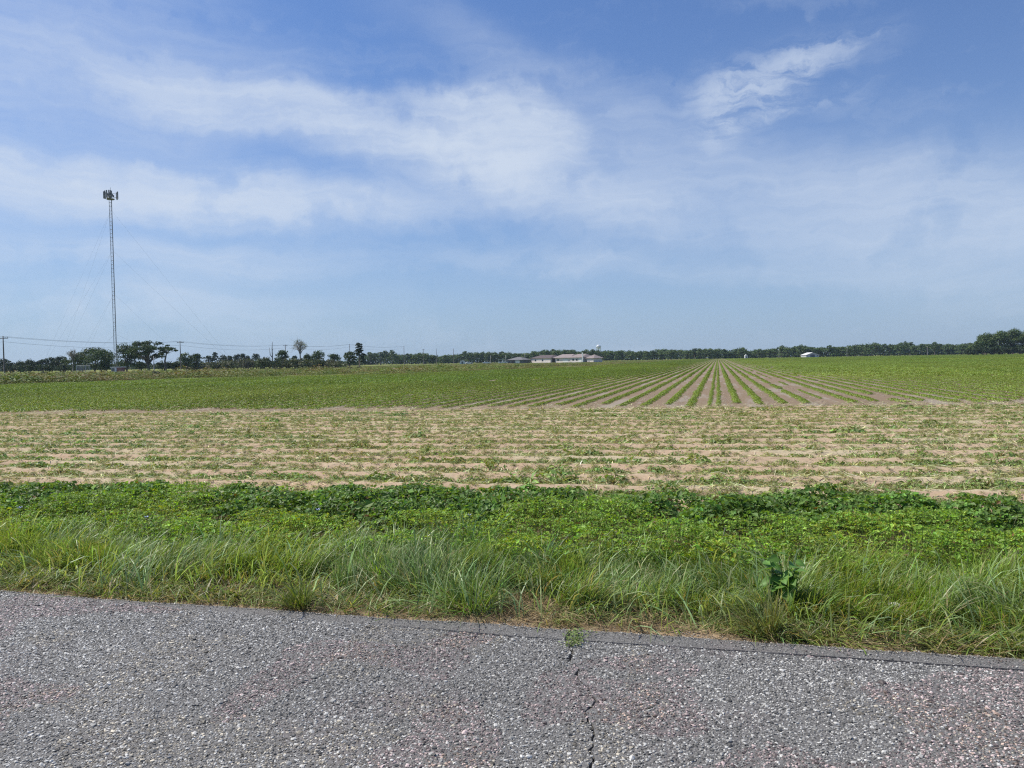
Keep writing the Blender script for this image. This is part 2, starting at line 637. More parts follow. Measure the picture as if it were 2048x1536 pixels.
ts = np.linspace(-0.03, 1.03, 250)
xs = np.concatenate([np.linspace(-60, -26, 60), np.linspace(-25.5, 16, 480), np.linspace(16.5, 45, 50)])
X, T = np.meshgrid(xs, ts)
Y = head_y(X, T)
Z = head_z(X, T)
Z[:3] -= 0.08
Z[-5:] -= 0.08
i = np.arange(X.size).reshape(X.shape)
F = np.stack([i[:-1, :-1], i[:-1, 1:], i[1:, 1:], i[1:, :-1]], -1).reshape(-1, 4)
tag(link('headland_soil', np_mesh('headland_soil', np.stack([X, Y, Z], -1).reshape(-1, 3), F, M_HEAD, smooth=True)), kind='structure')

# roadside verge
m, t, out = new_mat('verge_soil')
geo = t.n('ShaderNodeNewGeometry')
pos = geo.outputs['Position']
sp = t.n('ShaderNodeSeparateXYZ')
t.l(pos, sp.inputs[0])
mid = t.noise(pos, 5.0, 6, 0.7)
fine = t.noise(pos, 60.0, 4, 0.7)
thatch = t.noise(t.mapping(pos, rot=(0, 0, 0.7), scale=(1, 0.25, 1)), 40.0, 4, 0.7)
sand = t.mix(t.ramp(fine, 0.3, 0.7), (0.48, 0.36, 0.235), (0.34, 0.24, 0.15))
brown = t.mix(t.ramp(thatch, 0.35, 0.65), (0.075, 0.06, 0.03), (0.21, 0.165, 0.09))
dist = t.math('SUBTRACT', sp.outputs[1], t.math('ADD', 4.47, t.math('MULTIPLY', sp.outputs[0], 0.022)))
f = t.ramp(t.math('ADD', dist, t.math('MULTIPLY', t.math('SUBTRACT', mid, 0.5), 0.45)), 0.05, 0.32)
c = t.mix(f, sand, brown)
b = t.n('ShaderNodeBsdfPrincipled')
b.inputs['Roughness'].default_value = 0.95
b.inputs['Specular IOR Level'].default_value = 0.1
t.l(c, b.inputs['Base Color'])
bp = t.n('ShaderNodeBump')
bp.inputs['Distance'].default_value = 0.02
t.l(t.math('ADD', mid, fine), bp.inputs['Height'])
t.l(bp.outputs[0], b.inputs['Normal'])
t.l(b.outputs[0], out.inputs[0])
M_VERGE = m


def verge_z(x, y):
    return -0.022 + 0.05 * (fbm(x, y, 1.3, 21) - 0.5) * np.clip((y - 4.6) / 0.5, 0, 1)


xs = np.concatenate([np.linspace(-60, -12, 40), np.linspace(-11.5, 7, 280), np.linspace(7.5, 45, 40)])
ts = np.linspace(0, 1, 80)
X, T = np.meshgrid(xs, ts)
Y = (4.1 + 0.022 * X) * (1 - T) + (8.75 + 0.07 * X) * T
Z = verge_z(X, Y)
i = np.arange(X.size).reshape(X.shape)
F = np.stack([i[:-1, :-1], i[:-1, 1:], i[1:, 1:], i[1:, :-1]], -1).reshape(-1, 4)
tag(link('verge_soil', np_mesh('verge_soil', np.stack([X, Y, Z], -1).reshape(-1, 3), F, M_VERGE, smooth=True)), kind='structure')

# ------------------------------------------------------------------ the road
CRACK = np.array([(-0.86, 4.30), (-0.81, 4.20), (-0.77, 4.02), (-0.70, 3.90), (-0.71, 3.80), (-0.62, 3.68), (-0.57, 3.55), (-0.585, 3.40),
                  (-0.545, 3.30), (-0.525, 3.16), (-0.50, 3.06), (-0.50, 2.94), (-0.47, 2.80), (-0.5, 2.4), (-0.42, 1.8)])
BRANCH = [np.array([(-0.60, 3.62), (-0.50, 3.66), (-0.42, 3.78), (-0.30, 3.83), (-0.22, 3.97), (-0.17, 4.08)]),
          np.array([(-0.44, 3.62), (-0.25, 3.60), (-0.05, 3.63), (0.15, 3.62)]),
          np.array([(-3.1, 4.12), (-3.35, 3.98), (-3.6, 3.86), (-3.9, 3.78)]),
          np.array([(1.05, 3.9), (0.98, 4.0), (1.02, 4.12), (1.0, 4.28)])]


def crack_x(y):
    return np.interp(y, CRACK[::-1, 1], CRACK[::-1, 0]) + 0.05 * (fbm(0 * y, y, 0.07, 31, 4) - 0.5)


m, t, out = new_mat('asphalt')
geo = t.n('ShaderNodeNewGeometry')
pos = geo.outputs['Position']
big = t.noise(pos, 1.1, 4, 0.6)
fine = t.noise(pos, 120.0, 4, 0.75)
vo = t.n('ShaderNodeTexVoronoi', feature='F1')
vo.inputs['Scale'].default_value = 95.0
t.l(pos, vo.inputs['Vector'])
vs = t.n('ShaderNodeSeparateColor')
t.l(vo.outputs['Color'], vs.inputs[0])
c = t.mix(t.ramp(fine, 0.3, 0.7), (0.095, 0.091, 0.086), (0.215, 0.206, 0.194))
c = t.mix(t.ramp(vs.outputs[0], 0.5, 1.0, 0, 0.6), c, (0.25, 0.245, 0.235))
c = t.mix(t.ramp(big, 0.50, 0.66, 0, 0.45), c, (0.185, 0.148, 0.146))
b = t.n('ShaderNodeBsdfPrincipled')
b.inputs['Roughness'].default_value = 0.7
b.inputs['Specular IOR Level'].default_value = 0.35
t.l(c, b.inputs['Base Color'])
bp = t.n('ShaderNodeBump')
bp.inputs['Distance'].default_value = 0.006
bp.inputs['Strength'].default_value = 0.9
t.l(t.math('ADD', fine, t.math('MULTIPLY', vo.outputs['Distance'], -0.6)), bp.inputs['Height'])
t.l(bp.outputs[0], b.inputs['Normal'])
t.l(b.outputs[0], out.inputs[0])
M_ASPH = m

cw = [-0.30, -0.12, -0.05, -0.018, -0.007, 0.0, 0.007, 0.018, 0.05, 0.12, 0.30]
ucols = np.concatenate([np.linspace(-60, -9, 30), np.linspace(-8.6, -1.2, 150), cw, np.linspace(0.6, 6.5, 110) + 0.65 * 0, np.linspace(7, 45, 26)])
nl, nc = 30 + 150, len(cw)
offs = np.concatenate([np.linspace(-9, -2.6, 14), np.arange(-2.55, -0.05, 0.014), [-0.03, -0.0125, -0.0075, 0.0, 0.0075, 0.0125]])
fr = np.array([0.15, 0.35, 0.55, 0.75, 0.92, 1.0, 1.08])
rows = []
for v in range(len(offs) + len(fr)):
    x = ucols.copy()
    y0 = crk_y(x)
    y = y0 + offs[v] if v < len(offs) else y0 + (edge_y(x) - y0) * fr[v - len(offs)]
    cx = crack_x(np.array([float(np.mean(y[nl:nl + nc]))]))[0]
    x[nl:nl + nc] = cx + np.array(cw)
    x[nl - 150:nl] = np.linspace(-8.6, cx - 0.34, 150)
    x[nl + nc:nl + nc + 110] = np.linspace(cx + 0.34, 6.5, 110)
    y0 = crk_y(x)
    y = y0 + offs[v] if v < len(offs) else y0 + (edge_y(x) - y0) * fr[v - len(offs)]
    z = 0.006 * (fbm(x, y, 0.7, 41) - 0.5)
    wid = np.clip(1.15 * fbm(0 * x, y, 0.10, 51) - 0.10, 0.22, 0.75)
    for q, dz in ((4, 0.022), (5, 0.04), (6, 0.022)):
        z[nl + q] -= dz * (1 if v < len(offs) else 0.5)
    x[nl + 3:nl + 8] = cx + np.array(cw)[3:8] * wid[nl + 5]
    if v < len(offs) and abs(offs[v]) < 0.0076:
        z -= np.clip((x + 2.2) / 1.5, 0.12, 1) * (0.045 if offs[v] == 0 else 0.030) * np.clip(2.2 * fbm(x, 0 * x, 0.5, 61) - 0.25, 0.1, 1)
    if v >= len(offs):
        z = z - 0.004 - (0.06 if v == len(offs) + len(fr) - 1 else 0)
    rows.append(np.stack([x, y, z], -1))
R = np.stack(rows)
i = np.arange(R.shape[0] * R.shape[1]).reshape(R.shape[:2])
F = np.stack([i[:-1, :-1], i[:-1, 1:], i[1:, 1:], i[1:, :-1]], -1).reshape(-1, 4)
tag(link('road', np_mesh('road', R.reshape(-1, 3), F, M_ASPH)), kind='structure')

# stone chips of the surface dressing
m, t, out = new_mat('stone_chip')
ai = t.n('ShaderNodeAttribute', attribute_name='itint', attribute_type='INSTANCER')
b = t.n('ShaderNodeBsdfPrincipled')
t.l(ai.outputs['Color'], b.inputs['Base Color'])
b.inputs['Roughness'].default_value = 0.55
b.inputs['Specular IOR Level'].default_value = 0.4
t.l(b.outputs[0], out.inputs[0])
M_CHIP = m


def chip_mesh(seed):
    r = np.random.default_rng(seed)
    bm = bmesh.new()
    bmesh.ops.create_icosphere(bm, subdivisions=1, radius=0.5)
    for v in bm.verts:
        v.co = Vector((v.co.x * (1 + r.uniform(-.3, .3)), v.co.y * (0.8 + r.uniform(-.25, .25)), v.co.z * (0.50 + r.uniform(-.2, .12))))
    me = bpy.data.meshes.new('chip_%d' % seed)
    bm.to_mesh(me)
    bm.free()
    me.materials.append(M_CHIP)
    return me


def polydist(px, py, pl):
    d = np.full(len(px), 9.0)
    for a, c_ in zip(pl[:-1], pl[1:]):
        ab = c_ - a
        tt = np.clip(((px - a[0]) * ab[0] + (py - a[1]) * ab[1]) / (ab @ ab), 0, 1)
        d = np.minimum(d, np.hypot(px - a[0] - tt * ab[0], py - a[1] - tt * ab[1]))
    return d


cell = 0.0098
gx = np.arange(-7.6, 5.2, cell)
gy = np.arange(1.4, 4.8, cell)
X, Y = np.meshgrid(gx, gy)
X = (X + RNG.uniform(-.5, .5, X.shape) * cell).ravel()
Y = (Y + RNG.uniform(-.5, .5, Y.shape) * cell).ravel()
dep = -X * math.sin(YAW) + Y * math.cos(YAW)
lat = X * math.cos(YAW) + Y * math.sin(YAW)
k = (Y < edge_y(X) - 0.01) & (np.abs(lat) < dep * 0.67 + 1.9) & (dep > 2.0)
X, Y = X[k], Y[k]
cd = np.abs(X - crack_x(Y))
cover = 0.58 + 0.34 * fbm(X, Y, 0.35, 71)
bd = np.minimum.reduce([polydist(X, Y, q) for q in BRANCH])
strip = Y > crk_y(X)
keep = (RNG.random(len(X)) < cover * np.where(strip, 0.38, 1.0)) & (cd > 0.0065) & (bd > 0.006) & (np.abs(Y - crk_y(X)) > 0.009)
X, Y, strip = X[keep], Y[keep], strip[keep]
n = len(X)
g = RNG.random(n)
lum = np.where(g < 0.36, RNG.uniform(0.07, 0.16, n), np.where(g < 0.74, RNG.uniform(0.20, 0.38, n), RNG.uniform(0.42, 0.66, n)))
lum = lum * (0.78 + 0.42 * fbm(X, Y, 1.4, 95)) * (0.9 + 0.2 * fbm(X, Y, 0.25, 96))
col = np.stack([lum, lum * 0.975, lum * 0.90], -1)
pk = (fbm(X, Y, 0.8, 81) > 0.51) & (RNG.random(n) < 0.65)
col[pk] *= np.array([1.02, 0.83, 0.84])
tn = (fbm(X, Y, 0.5, 91) > 0.58) & (RNG.random(n) < 0.35)
col[tn] *= np.array([1.06, 0.97, 0.82])
s = np.exp(RNG.normal(-4.58, 0.34, n)) * np.where(strip, 0.62, 1.0)
z = 0.006 * (fbm(X, Y, 0.7, 41) - 0.5) + s * 0.08
instancer('stone_chips', np.stack([X, Y, z], -1), [chip_mesh(q) for q in range(8)],
          np.stack([RNG.uniform(-.35, .35, n), RNG.uniform(-.35, .35, n), RNG.uniform(0, 6.28, n)], -1),
          np.stack([s, s, s], -1), col, RNG.integers(0, 8, n))
print('chips', n)
n = 9000
X = RNG.uniform(-9.5, 7, n)
Y = edge_y(X) - 0.03 + RNG.exponential(0.07, n) * (0.3 + 1.6 * fbm(X, 0 * X, 0.5, 97))
lum = RNG.uniform(0.12, 0.5, n)
s = np.exp(RNG.normal(-4.9, 0.35, n))
instancer('loose_grit', np.stack([X, Y, np.where(Y < edge_y(X) - 0.012, 0.002, -0.018)], -1), [chip_mesh(q + 20) for q in range(4)],
          np.stack([RNG.uniform(-.5, .5, n), RNG.uniform(-.5, .5, n), RNG.uniform(0, 6.28, n)], -1), np.stack([s, s, s], -1),
          np.stack([lum, lum * 0.92, lum * 0.78], -1), RNG.integers(0, 4, n))

# ------------------------------------------------------------------ verge grass
M_GRASS = foliage('grass_blade', rough=0.42, trans=0.40, spec=0.35)
M_DRY = foliage('dry_grass', rough=0.7, trans=0.2, spec=0.2, tmul=(1, 1, 0.8))


def wedge(x, y, extra):
    d = -x * math.sin(YAW) + y * math.cos(YAW)
    l_ = x * math.cos(YAW) + y * math.sin(YAW)
    return np.abs(l_) < d * 0.667 + extra


def grass_field():
    items = []
    n = 375000
    x = RNG.uniform(-10.5, 7.8, n)
    u = RNG.random(n)
    y = edge_y(x) + 0.005 + u * (weed_y0(x) + 0.30 - edge_y(x))
    k = wedge(x, y, 3.0)
    x, y, u = x[k], y[k], u[k]
    clump = fbm(x, y, 0.28, 101)
    bare = fbm(x, y, 0.55, 111, 2)
    fromedge = y - edge_y(x)
    dens = np.clip(0.25 + 1.5 * (clump - 0.25), 0.1, 1) * np.where(fromedge < 0.75, np.clip((bare - 0.32) * 6, 0.14, 1), 1.0)
    edge_in = np.clip((fromedge + 0.01 - 0.17 * fbm(x, 0 * x, 0.6, 121)) / 0.10, 0, 1)
    k = RNG.random(len(x)) < dens * edge_in
    x, y, u, clump, fromedge = x[k], y[k], u[k], clump[k], fromedge[k]
    n = len(x)
    # lie of the grass: combed in swirls, hanging over towards the road near the asphalt
    swirl = fbm(x, y, 0.8, 131) * 4 * math.pi
    head = swirl + RNG.normal(0, 0.7, n)
    road = fromedge < 0.45
    side = np.where(fbm(x, 0 * x, 1.6, 141) > 0.5, 0.0, math.pi)
    head = np.where(road & (RNG.random(n) < 0.75), -math.pi / 2 * 0.55 + side * 0.6 + RNG.normal(0, 0.55, n), head)
    lush = fbm(x, y, 0.7, 151)
    L = 0.88 * (0.12 + 0.17 * lush + 0.12 * np.clip(clump - 0.4, 0, 1)) * np.where(fromedge > 1.1, 0.82, 1.0) * np.exp(RNG.normal(0, 0.25, n)) * np.clip(0.9 + fromedge * 0.3, 0.9, 1.0)
    W = np.exp(RNG.normal(-5.35, 0.30, n))
    wide = RNG.random(n) < 0.06
    W[wide] *= 2.0
    th0 = np.abs(RNG.normal(0.42, 0.32, n)) + np.where(road, 0.5 + 0.5 * fbm(x, y, 0.5, 191), 0)
    th1 = th0 + np.abs(RNG.normal(1.25, 0.6, n)) + np.where(road, 0.35, 0)
    yel = np.clip((fromedge - 1.1) / 0.6, 0, 1) * 0.7
    base = np.array([0.190, 0.285, 0.056])[None] * (1 - yel[:, None]) + np.array([0.250, 0.360, 0.045])[None] * yel[:, None]
    olive = (np.clip((0.5 - fromedge) / 0.4, 0, 1) * 0.7)[:, None]
    base = base * (1 - olive) + np.array([0.235, 0.265, 0.070])[None] * olive
    blue = np.clip((fbm(x, y, 1.1, 161) - 0.55) * 3, 0, 0.5)[:, None]
    base = base * (1 - blue) + np.array([0.175, 0.270, 0.100])[None] * blue
    tt = base * np.exp(RNG.normal(0, 0.28, (n, 1))) * np.exp(RNG.normal(0, 0.08, (n, 3)))
    pale = RNG.random(n) < 0.07
    tt[pale] = np.array([0.34, 0.40, 0.20]) * np.exp(RNG.normal(0, 0.2, (pale.sum(), 1)))
    dry = RNG.random(n) < np.where(fromedge < 0.6, 0.17, 0.055)
    tt[dry] = np.array([0.45, 0.37, 0.20]) * np.exp(RNG.normal(0, 0.25, (dry.sum(), 1)))
    P0 = np.stack([x, y, verge_z(x, y) - 0.005], -1)
    items.append(blades(P0, head, L, W, th0, th1, tt))
    print('blades', n)
    n = 42000
    x = RNG.uniform(-10.5, 7.8, n)
    y = edge_y(x) + 0.01 + RNG.random(n) * 1.3
    k = wedge(x, y, 3.0) & (RNG.random(n) < np.clip((fbm(x, y, 0.55, 111, 2) - 0.38) * 5, 0.08, 1)) & (y > edge_y(x) + 0.16 * fbm(x, 0 * x, 0.4, 123) - 0.02)
    x, y = x[k], y[k]
    n = len(x)
    t0 = RNG.uniform(0.7, 1.35, n)
    base = tints(n, (0.17, 0.24, 0.06), 0.3, 0.09)
    q = RNG.random(n) < 0.25
    base[q] = tints(q.sum(), (0.36, 0.30, 0.16), 0.3, 0.06)
    items.append(blades(np.stack([x, y, verge_z(x, y)], -1), RNG.uniform(0, 6.28, n), RNG.uniform(0.08, 0.22, n), RNG.uniform(0.004, 0.008, n), t0, t0 + RNG.uniform(0.2, 0.7, n), base, seg=2))
    # broader pale blades bent over, scattered in loose swirls
    n = 9000
    x = RNG.uniform(-8.5, 5.2, n)
    y = edge_y(x) + 0.12 + RNG.random(n) * 1.45
    k = wedge(x, y, 0.8) & (RNG.random(n) < np.clip(fbm(x, y, 0.6, 181) * 2.2 - 0.6, 0.05, 1))
    x, y = x[k], y[k]
    n = len(x)
    hd = fbm(x, y, 0.8, 131) * 4 * math.pi + RNG.normal(0, 0.9, n)
    t0 = np.abs(RNG.normal(0.45, 0.35, n))
    items.append(blades(np.stack([x, y, verge_z(x, y)], -1), hd, RNG.uniform(0.20, 0.42, n), RNG.uniform(0.006, 0.011, n), t0, t0 + RNG.uniform(0.8, 2.0, n),
                        tints(n, (0.30, 0.40, 0.17), 0.25, 0.08), seg=4))
    V, F, T = merge(items)
    tag(link('verge_grass', np_mesh('verge_grass', V, F, M_GRASS, T)), kind='stuff')
    # thatch: dry blades lying flat
    n = 34000
    x = RNG.uniform(-10, 7.5, n)
    y = edge_y(x) + 0.06 + np.abs(RNG.normal(0, 0.45, n))
    k = wedge(x, y, 3.0) & (RNG.random(n) < np.clip(1.5 * fbm(x, y, 0.4, 171) - 0.25, 0.05, 1))
    x, y = x[k], y[k]
    n = len(x)
    tt = tints(n, (0.30, 0.225, 0.12), 0.35, 0.06)
    V, F, T = blades(np.stack([x, y, verge_z(x, y) + 0.004], -1), RNG.uniform(0, 6.28, n), RNG.uniform(0.06, 0.22, n), RNG.uniform(0.002, 0.005, n),
                     RNG.uniform(1.1, 1.5, n), RNG.uniform(1.45, 1.62, n), tt)
    tag(link('dry_thatch', np_mesh('dry_thatch', V, F, M_DRY, T)), kind='stuff')


grass_field()


def tuft(label, px, py, n, L, base, spread=0.55, lean=0.0, leandir=0.0, rad=0.07, W=0.005, group=None):
    r = ray(px, py)
    k = -CAM_H / r.z
    x, y = r.x * k, r.y * k
    root = thing('grass_tuft', label, 'grass tuft', (x, y, verge_z(np.array([x]), np.array([y]))[0]), 0, group)
    a = RNG.uniform(0, 6.28, n)
    q = rad * np.sqrt(RNG.random(n))
    head = a + RNG.normal(0, 0.4, n)
    hx = np.cos(head) * spread * 1.5 + lean * math.cos(leandir)
    hy = np.sin(head) * spread * 1.5 + lean * math.sin(leandir)
    hd = np.arctan2(hy, hx)
    th0 = np.hypot(hx, hy) * RNG.uniform(0.1, 1.0, n)
    n = n
    V, F, T = blades(np.stack([q * np.cos(a), q * np.sin(a), 0 * a], -1), hd, 0.74 * L * np.exp(RNG.normal(0, 0.35, n)), np.full(n, W) * np.exp(RNG.normal(0, 0.3, n)),
                     th0, th0 + np.abs(RNG.normal(1.0, 0.5, n)), tints(n, np.array(base) * (1.7 if base is not GR else 1.0), 0.28, 0.08), seg=5)
    link('blades', np_mesh('tuft_blades', V, F, M_GRASS, T), root)
    # dead stems at the foot
    n2 = 40
    a = RNG.uniform(0, 6.28, n2)
    V, F, T = blades(np.stack([0.05 * np.cos(a), 0.05 * np.sin(a), 0 * a], -1), a, RNG.uniform(0.08, 0.2, n2), np.full(n2, 0.004),
                     RNG.uniform(0.6, 1.2, n2), RNG.uniform(1.3, 1.6, n2), tints(n2, (0.25, 0.19, 0.10), 0.3, 0.05))
    link('dead_blades', np_mesh('tuft_dead', V, F, M_DRY, T), root)
    return root


GR = (0.150, 0.245, 0.055)
tuft('dark upright grass tuft leaning left at the asphalt edge beside bare sand', 600, 1210, 170, 0.30, (0.095, 0.130, 0.032), 0.55, 0.35, math.pi, 0.06)
tuft('big dark green grass tuft fanning upward near the asphalt in the middle', 945, 1212, 300, 0.46, GR, 0.8, 0.15, math.pi, 0.14)
tuft('bright lime green grass tuft among darker grass', 757, 1168, 60, 0.24, (0.16, 0.27, 0.02), 0.3, 0, 0, 0.03, 0.009)
tuft('tall blue green grass tuft at the back of the verge in front of weeds', 925, 1105, 380, 0.36, (0.072, 0.140, 0.060), 0.45, 0.1, 0.5, 0.25)
tuft('wide arching grass tuft with pale bent blades below the weed bank', 1085, 1130, 120, 0.36, (0.10, 0.17, 0.085), 0.7, 0.0, 0, 0.06, 0.008)
tuft('straw tinged grass tuft leaning left over the sand by the broadleaf weed', 1530, 1262, 260, 0.32, (0.125, 0.135, 0.05), 0.5, 0.55, math.pi, 0.08)
tuft('pale silvery grass tuft at far left of the verge beneath the lime weeds', 45, 1085, 160, 0.26, (0.16, 0.22, 0.12), 0.6, 0, 0, 0.10, 0.007)

# ------------------------------------------------------------------ broad weeds behind the grass
M_WEED = foliage('weed_leaf', rough=0.52, trans=0.42, spec=0.4)


PLN = 470
PLX = RNG.uniform(-14, 10, PLN)
PLF = RNG.random(PLN)
PLY = weed_y0(PLX) - 0.1 + PLF * (weed_y1(PLX) - weed_y0(PLX) + 0.15)
PLR = np.exp(RNG.normal(-1.25, 0.28, PLN))
PLLIME = PLF < 0.55 + 1.3 * (fbm(PLX, PLY, 1.6, 221) - 0.5) + np.where(PLX < -5.2, 0.25, 0) - np.where(PLX > 1.3, 0.12, 0)
PLH = 0.04 + PLR * RNG.uniform(0.12, 0.34, PLN)
PLYEL = np.clip(RNG.normal(0.06, 0.25, PLN), 0, 0.7)


def plants_at(x, y):
    best = np.full(len(x), -1.0)
    wob = 0.16 * (fbm(x, y, 0.22, 261) - 0.5) + RNG.normal(0, 0.05, len(x))
    idx = np.zeros(len(x), dtype=int)
    for q in range(PLN):
        v = PLH[q] * (1 - ((x + wob - PLX[q]) ** 2 + (y - PLY[q] + wob) ** 2) / PLR[q] ** 2)
        k = v > best
        best[k] = v[k]
        idx[k] = q
    return best, idx


def canopy(x, y):
    return 0.08 + np.maximum(plants_at(x, y)[0], 0) + 0.10 * fbm(x, y, 0.28, 211)


def weeds():
    # feathery lime green weeds, the nearer part
    n = 380000
    x = RNG.uniform(-13.5, 9.5, n)
    f_ = RNG.random(n)
    y = weed_y0(x) - 0.15 + f_ * (weed_y1(x) - weed_y0(x) + 0.25)
    k = wedge(x, y, 3.6)
    x, y, f_ = x[k], y[k], f_[k]
    hb, pid = plants_at(x, y)
    lime = PLLIME[pid]
    h = 0.06 + np.maximum(hb, 0) + 0.09 * fbm(x, y, 0.28, 211)
    n = len(x)
    dens = fbm(x, y, 0.2, 231)
    k = RNG.random(n) < np.clip((dens - 0.22) * 2.2, 0.12, 1) * np.clip(0.5 + hb / 0.10, 0.40, 1)
    x, y, lime, h, pid = x[k], y[k], lime[k], h[k], pid[k]
    n = len(x)
    z = verge_z(x, y) + h * (1 - 0.75 * RNG.random(n) ** 1.8)
    nr = np.stack([RNG.normal(0, 0.55, n), RNG.normal(0, 0.55, n) - 0.15, np.abs(RNG.normal(0.8, 0.35, n))], -1)
    L = np.where(lime, np.exp(RNG.normal(-3.62, 0.32, n)), np.exp(RNG.normal(-3.10, 0.28, n)))
    W = L * np.where(lime, 0.50, 0.72)
    tt = np.where(lime[:, None], tints(n, (0.235, 0.385, 0.048), 0.32, 0.09), tints(n, (0.145, 0.255, 0.050), 0.36, 0.07))
    tt *= np.exp(np.random.default_rng(3).uniform(-0.16, 0.14, PLN))[pid][:, None]
    yl = lime & (RNG.random(n) < PLYEL[pid])
    tt[yl] = tints(yl.sum(), (0.31, 0.37, 0.03), 0.2, 0.05)
    rd = (RNG.random(n) < 0.012)
    tt[rd] = tints(rd.sum(), (0.19, 0.10, 0.03), 0.2, 0.05)
    c = np.stack([x, y, z], -1)
    # leaflets stand in threes round a common stalk
    grp = np.arange(n) // 3 * 3
    ang = (np.arange(n) % 3) * 2.094 + RNG.random(n // 3 + 1)[np.arange(n) // 3] * 6.28
    order = np.argsort(pid + RNG.random(n) * 0.5)
    x, y, lime, h, pid, z, L, W = (q[order] for q in (x, y, lime, h, pid, z, L, W))
    nr, tt = nr[order], tt[order]
    same = (pid[grp] == pid) & (lime[grp] == lime)
    c = np.stack([np.where(same, x[grp] + np.cos(ang) * L * 0.55, x), np.where(same, y[grp] + np.sin(ang) * L * 0.55, y), np.where(same, z[grp], z)], -1)
    nr = np.where(same[:, None], nr[grp] * 0.7 + nr * 0.5 + np.stack([np.cos(ang), np.sin(ang), 0 * ang], -1) * 0.35, nr)
    for nm, s in (('lime_weeds', lime), ('dark_leafy_weeds', ~lime)):
        V, F, T = leaves(c[s], nr[s], L[s], W[s], tt[s])
        # thin stems rising to the leaves
        q = np.where(s)[0][::14]
        V2, F2, T2 = blades(np.stack([x[q], y[q], verge_z(x[q], y[q])], -1), RNG.uniform(0, 6.28, len(q)), h[q] * 1.15, np.full(len(q), 0.004),
                            np.abs(RNG.normal(0.1, 0.15, len(q))), np.abs(RNG.normal(0.4, 0.3, len(q))), tints(len(q), (0.10, 0.15, 0.04), 0.2, 0.05))
        V, F, T = merge([(V, F, T), (V2, F2, T2)])
        tag(link(nm, np_mesh(nm, V, F, M_WEED, T)), kind='stuff')
    print('weed leaves', n)
    # long thin grass stems standing in the weeds
    n = 3600
    x = RNG.uniform(-11, 6.5, n)
    y = weed_y0(x) + RNG.random(n) * 2.0
    k = wedge(x, y, 1.0)
    x, y = x[k], y[k]
    n = len(x)
    V, F, T = blades(np.stack([x, y, verge_z(x, y)], -1), RNG.uniform(0, 6.28, n), canopy(x, y) * RNG.uniform(0.9, 1.55, n), np.full(n, 0.005),
                     np.abs(RNG.normal(0.1, 0.12, n)), np.abs(RNG.normal(0.5, 0.4, n)), tints(n, (0.14, 0.20, 0.06), 0.3, 0.08))
    tag(link('weed_grass_stems', np_mesh('weed_grass_stems', V, F, M_GRASS, T)), kind='stuff')


weeds()

# the single broad leaved weed by the asphalt
M_STEM = plain('green_stem', (0.09, 0.14, 0.04), 0.6)


def big_leaf(L, W, col, droop=0.5):
    """a real leaf blade: seven ribs, folded and drooping, heart shaped at its base"""
    ys = np.linspace(0, 1, 8)
    prof = np.array([0.35, 0.88, 1.0, 0.93, 0.76, 0.52, 0.26, 0.0])
    V, tt = [], []
    for yy, p_ in zip(ys, prof):
        z = -droop * L * yy ** 2 * 0.5
        for sx in (-1, -0.5, 0, 0.5, 1):
            V.append((sx * p_ * W / 2, yy * L - (0.10 * L if abs(sx) == 1 and yy == 0 else 0), z + abs(sx) * p_ * W * 0.10 + 0.004 * math.sin(yy * 19 + sx * 3)))
            k = 1.35 if sx == 0 else 1.0
            tt.append([c * k for c in col])
    F = np.array([[r * 5 + c, r * 5 + c + 1, r * 5 + c + 6, r * 5 + c + 5] for r in range(7) for c in range(4)])
    return np.array(V), F, np.array(tt)


r = ray(1565, 1216)
k = -CAM_H / r.z
bw = thing('broadleaf_weed', 'bushy broad leaved green weed growing from the grass near the asphalt at right', 'weed', (r.x * k, r.y * k, -0.01))
mb = MB()
leafspec = []
for s_ in range(10):
    a = s_ * 0.9 + 0.3
    tip = Vector((math.cos(a) * (0.07 + 0.02 * (s_ % 3)), math.sin(a) * 0.07, 0.17 + 0.045 * ((s_ * 5) % 4)))
    if s_ == 0:
        tip = Vector((-0.03, 0.0, 0.36))
    mid_ = tip * 0.5 + Vector((math.cos(a) * 0.02, 0, 0.03))
    mb.tube([(0.01 * math.cos(a), 0.01 * math.sin(a), 0), mid_, tip], [0.006, 0.005, 0.003], 5)
    for q in range(8):
        f_ = 0.30 + 0.1 * q
        p_ = Vector((0, 0, 0)).lerp(mid_, min(1, f_ * 2)) if f_ < 0.5 else mid_.lerp(tip, min(1, f_ * 2 - 1))
        leafspec.append((p_, a + q * 2.4 + RNG.normal(0, 0.3), 0.060 + 0.05 * RNG.random(), RNG.uniform(-0.4, 0.5)))
mb.build('stem', M_STEM, bw, smooth=True)
LM = []
for v_ in range(5):
    V, F, T = big_leaf(1.0, 0.66 + 0.06 * v_, np.array((0.13, 0.25, 0.055)) * (0.8 + 0.14 * v_), 0.3 + 0.15 * v_)
    LM.append(np_mesh('broad_leaf_%d' % v_, V, F, M_WEED, T, True))
for p_, a, L, up in leafspec:
    o = link('leaf', LM[RNG.integers(0, 5)], bw, p_)
    o.rotation_euler = Euler((up, RNG.normal(0, 0.35), a), 'XYZ')
    o.scale = (L, L, L)

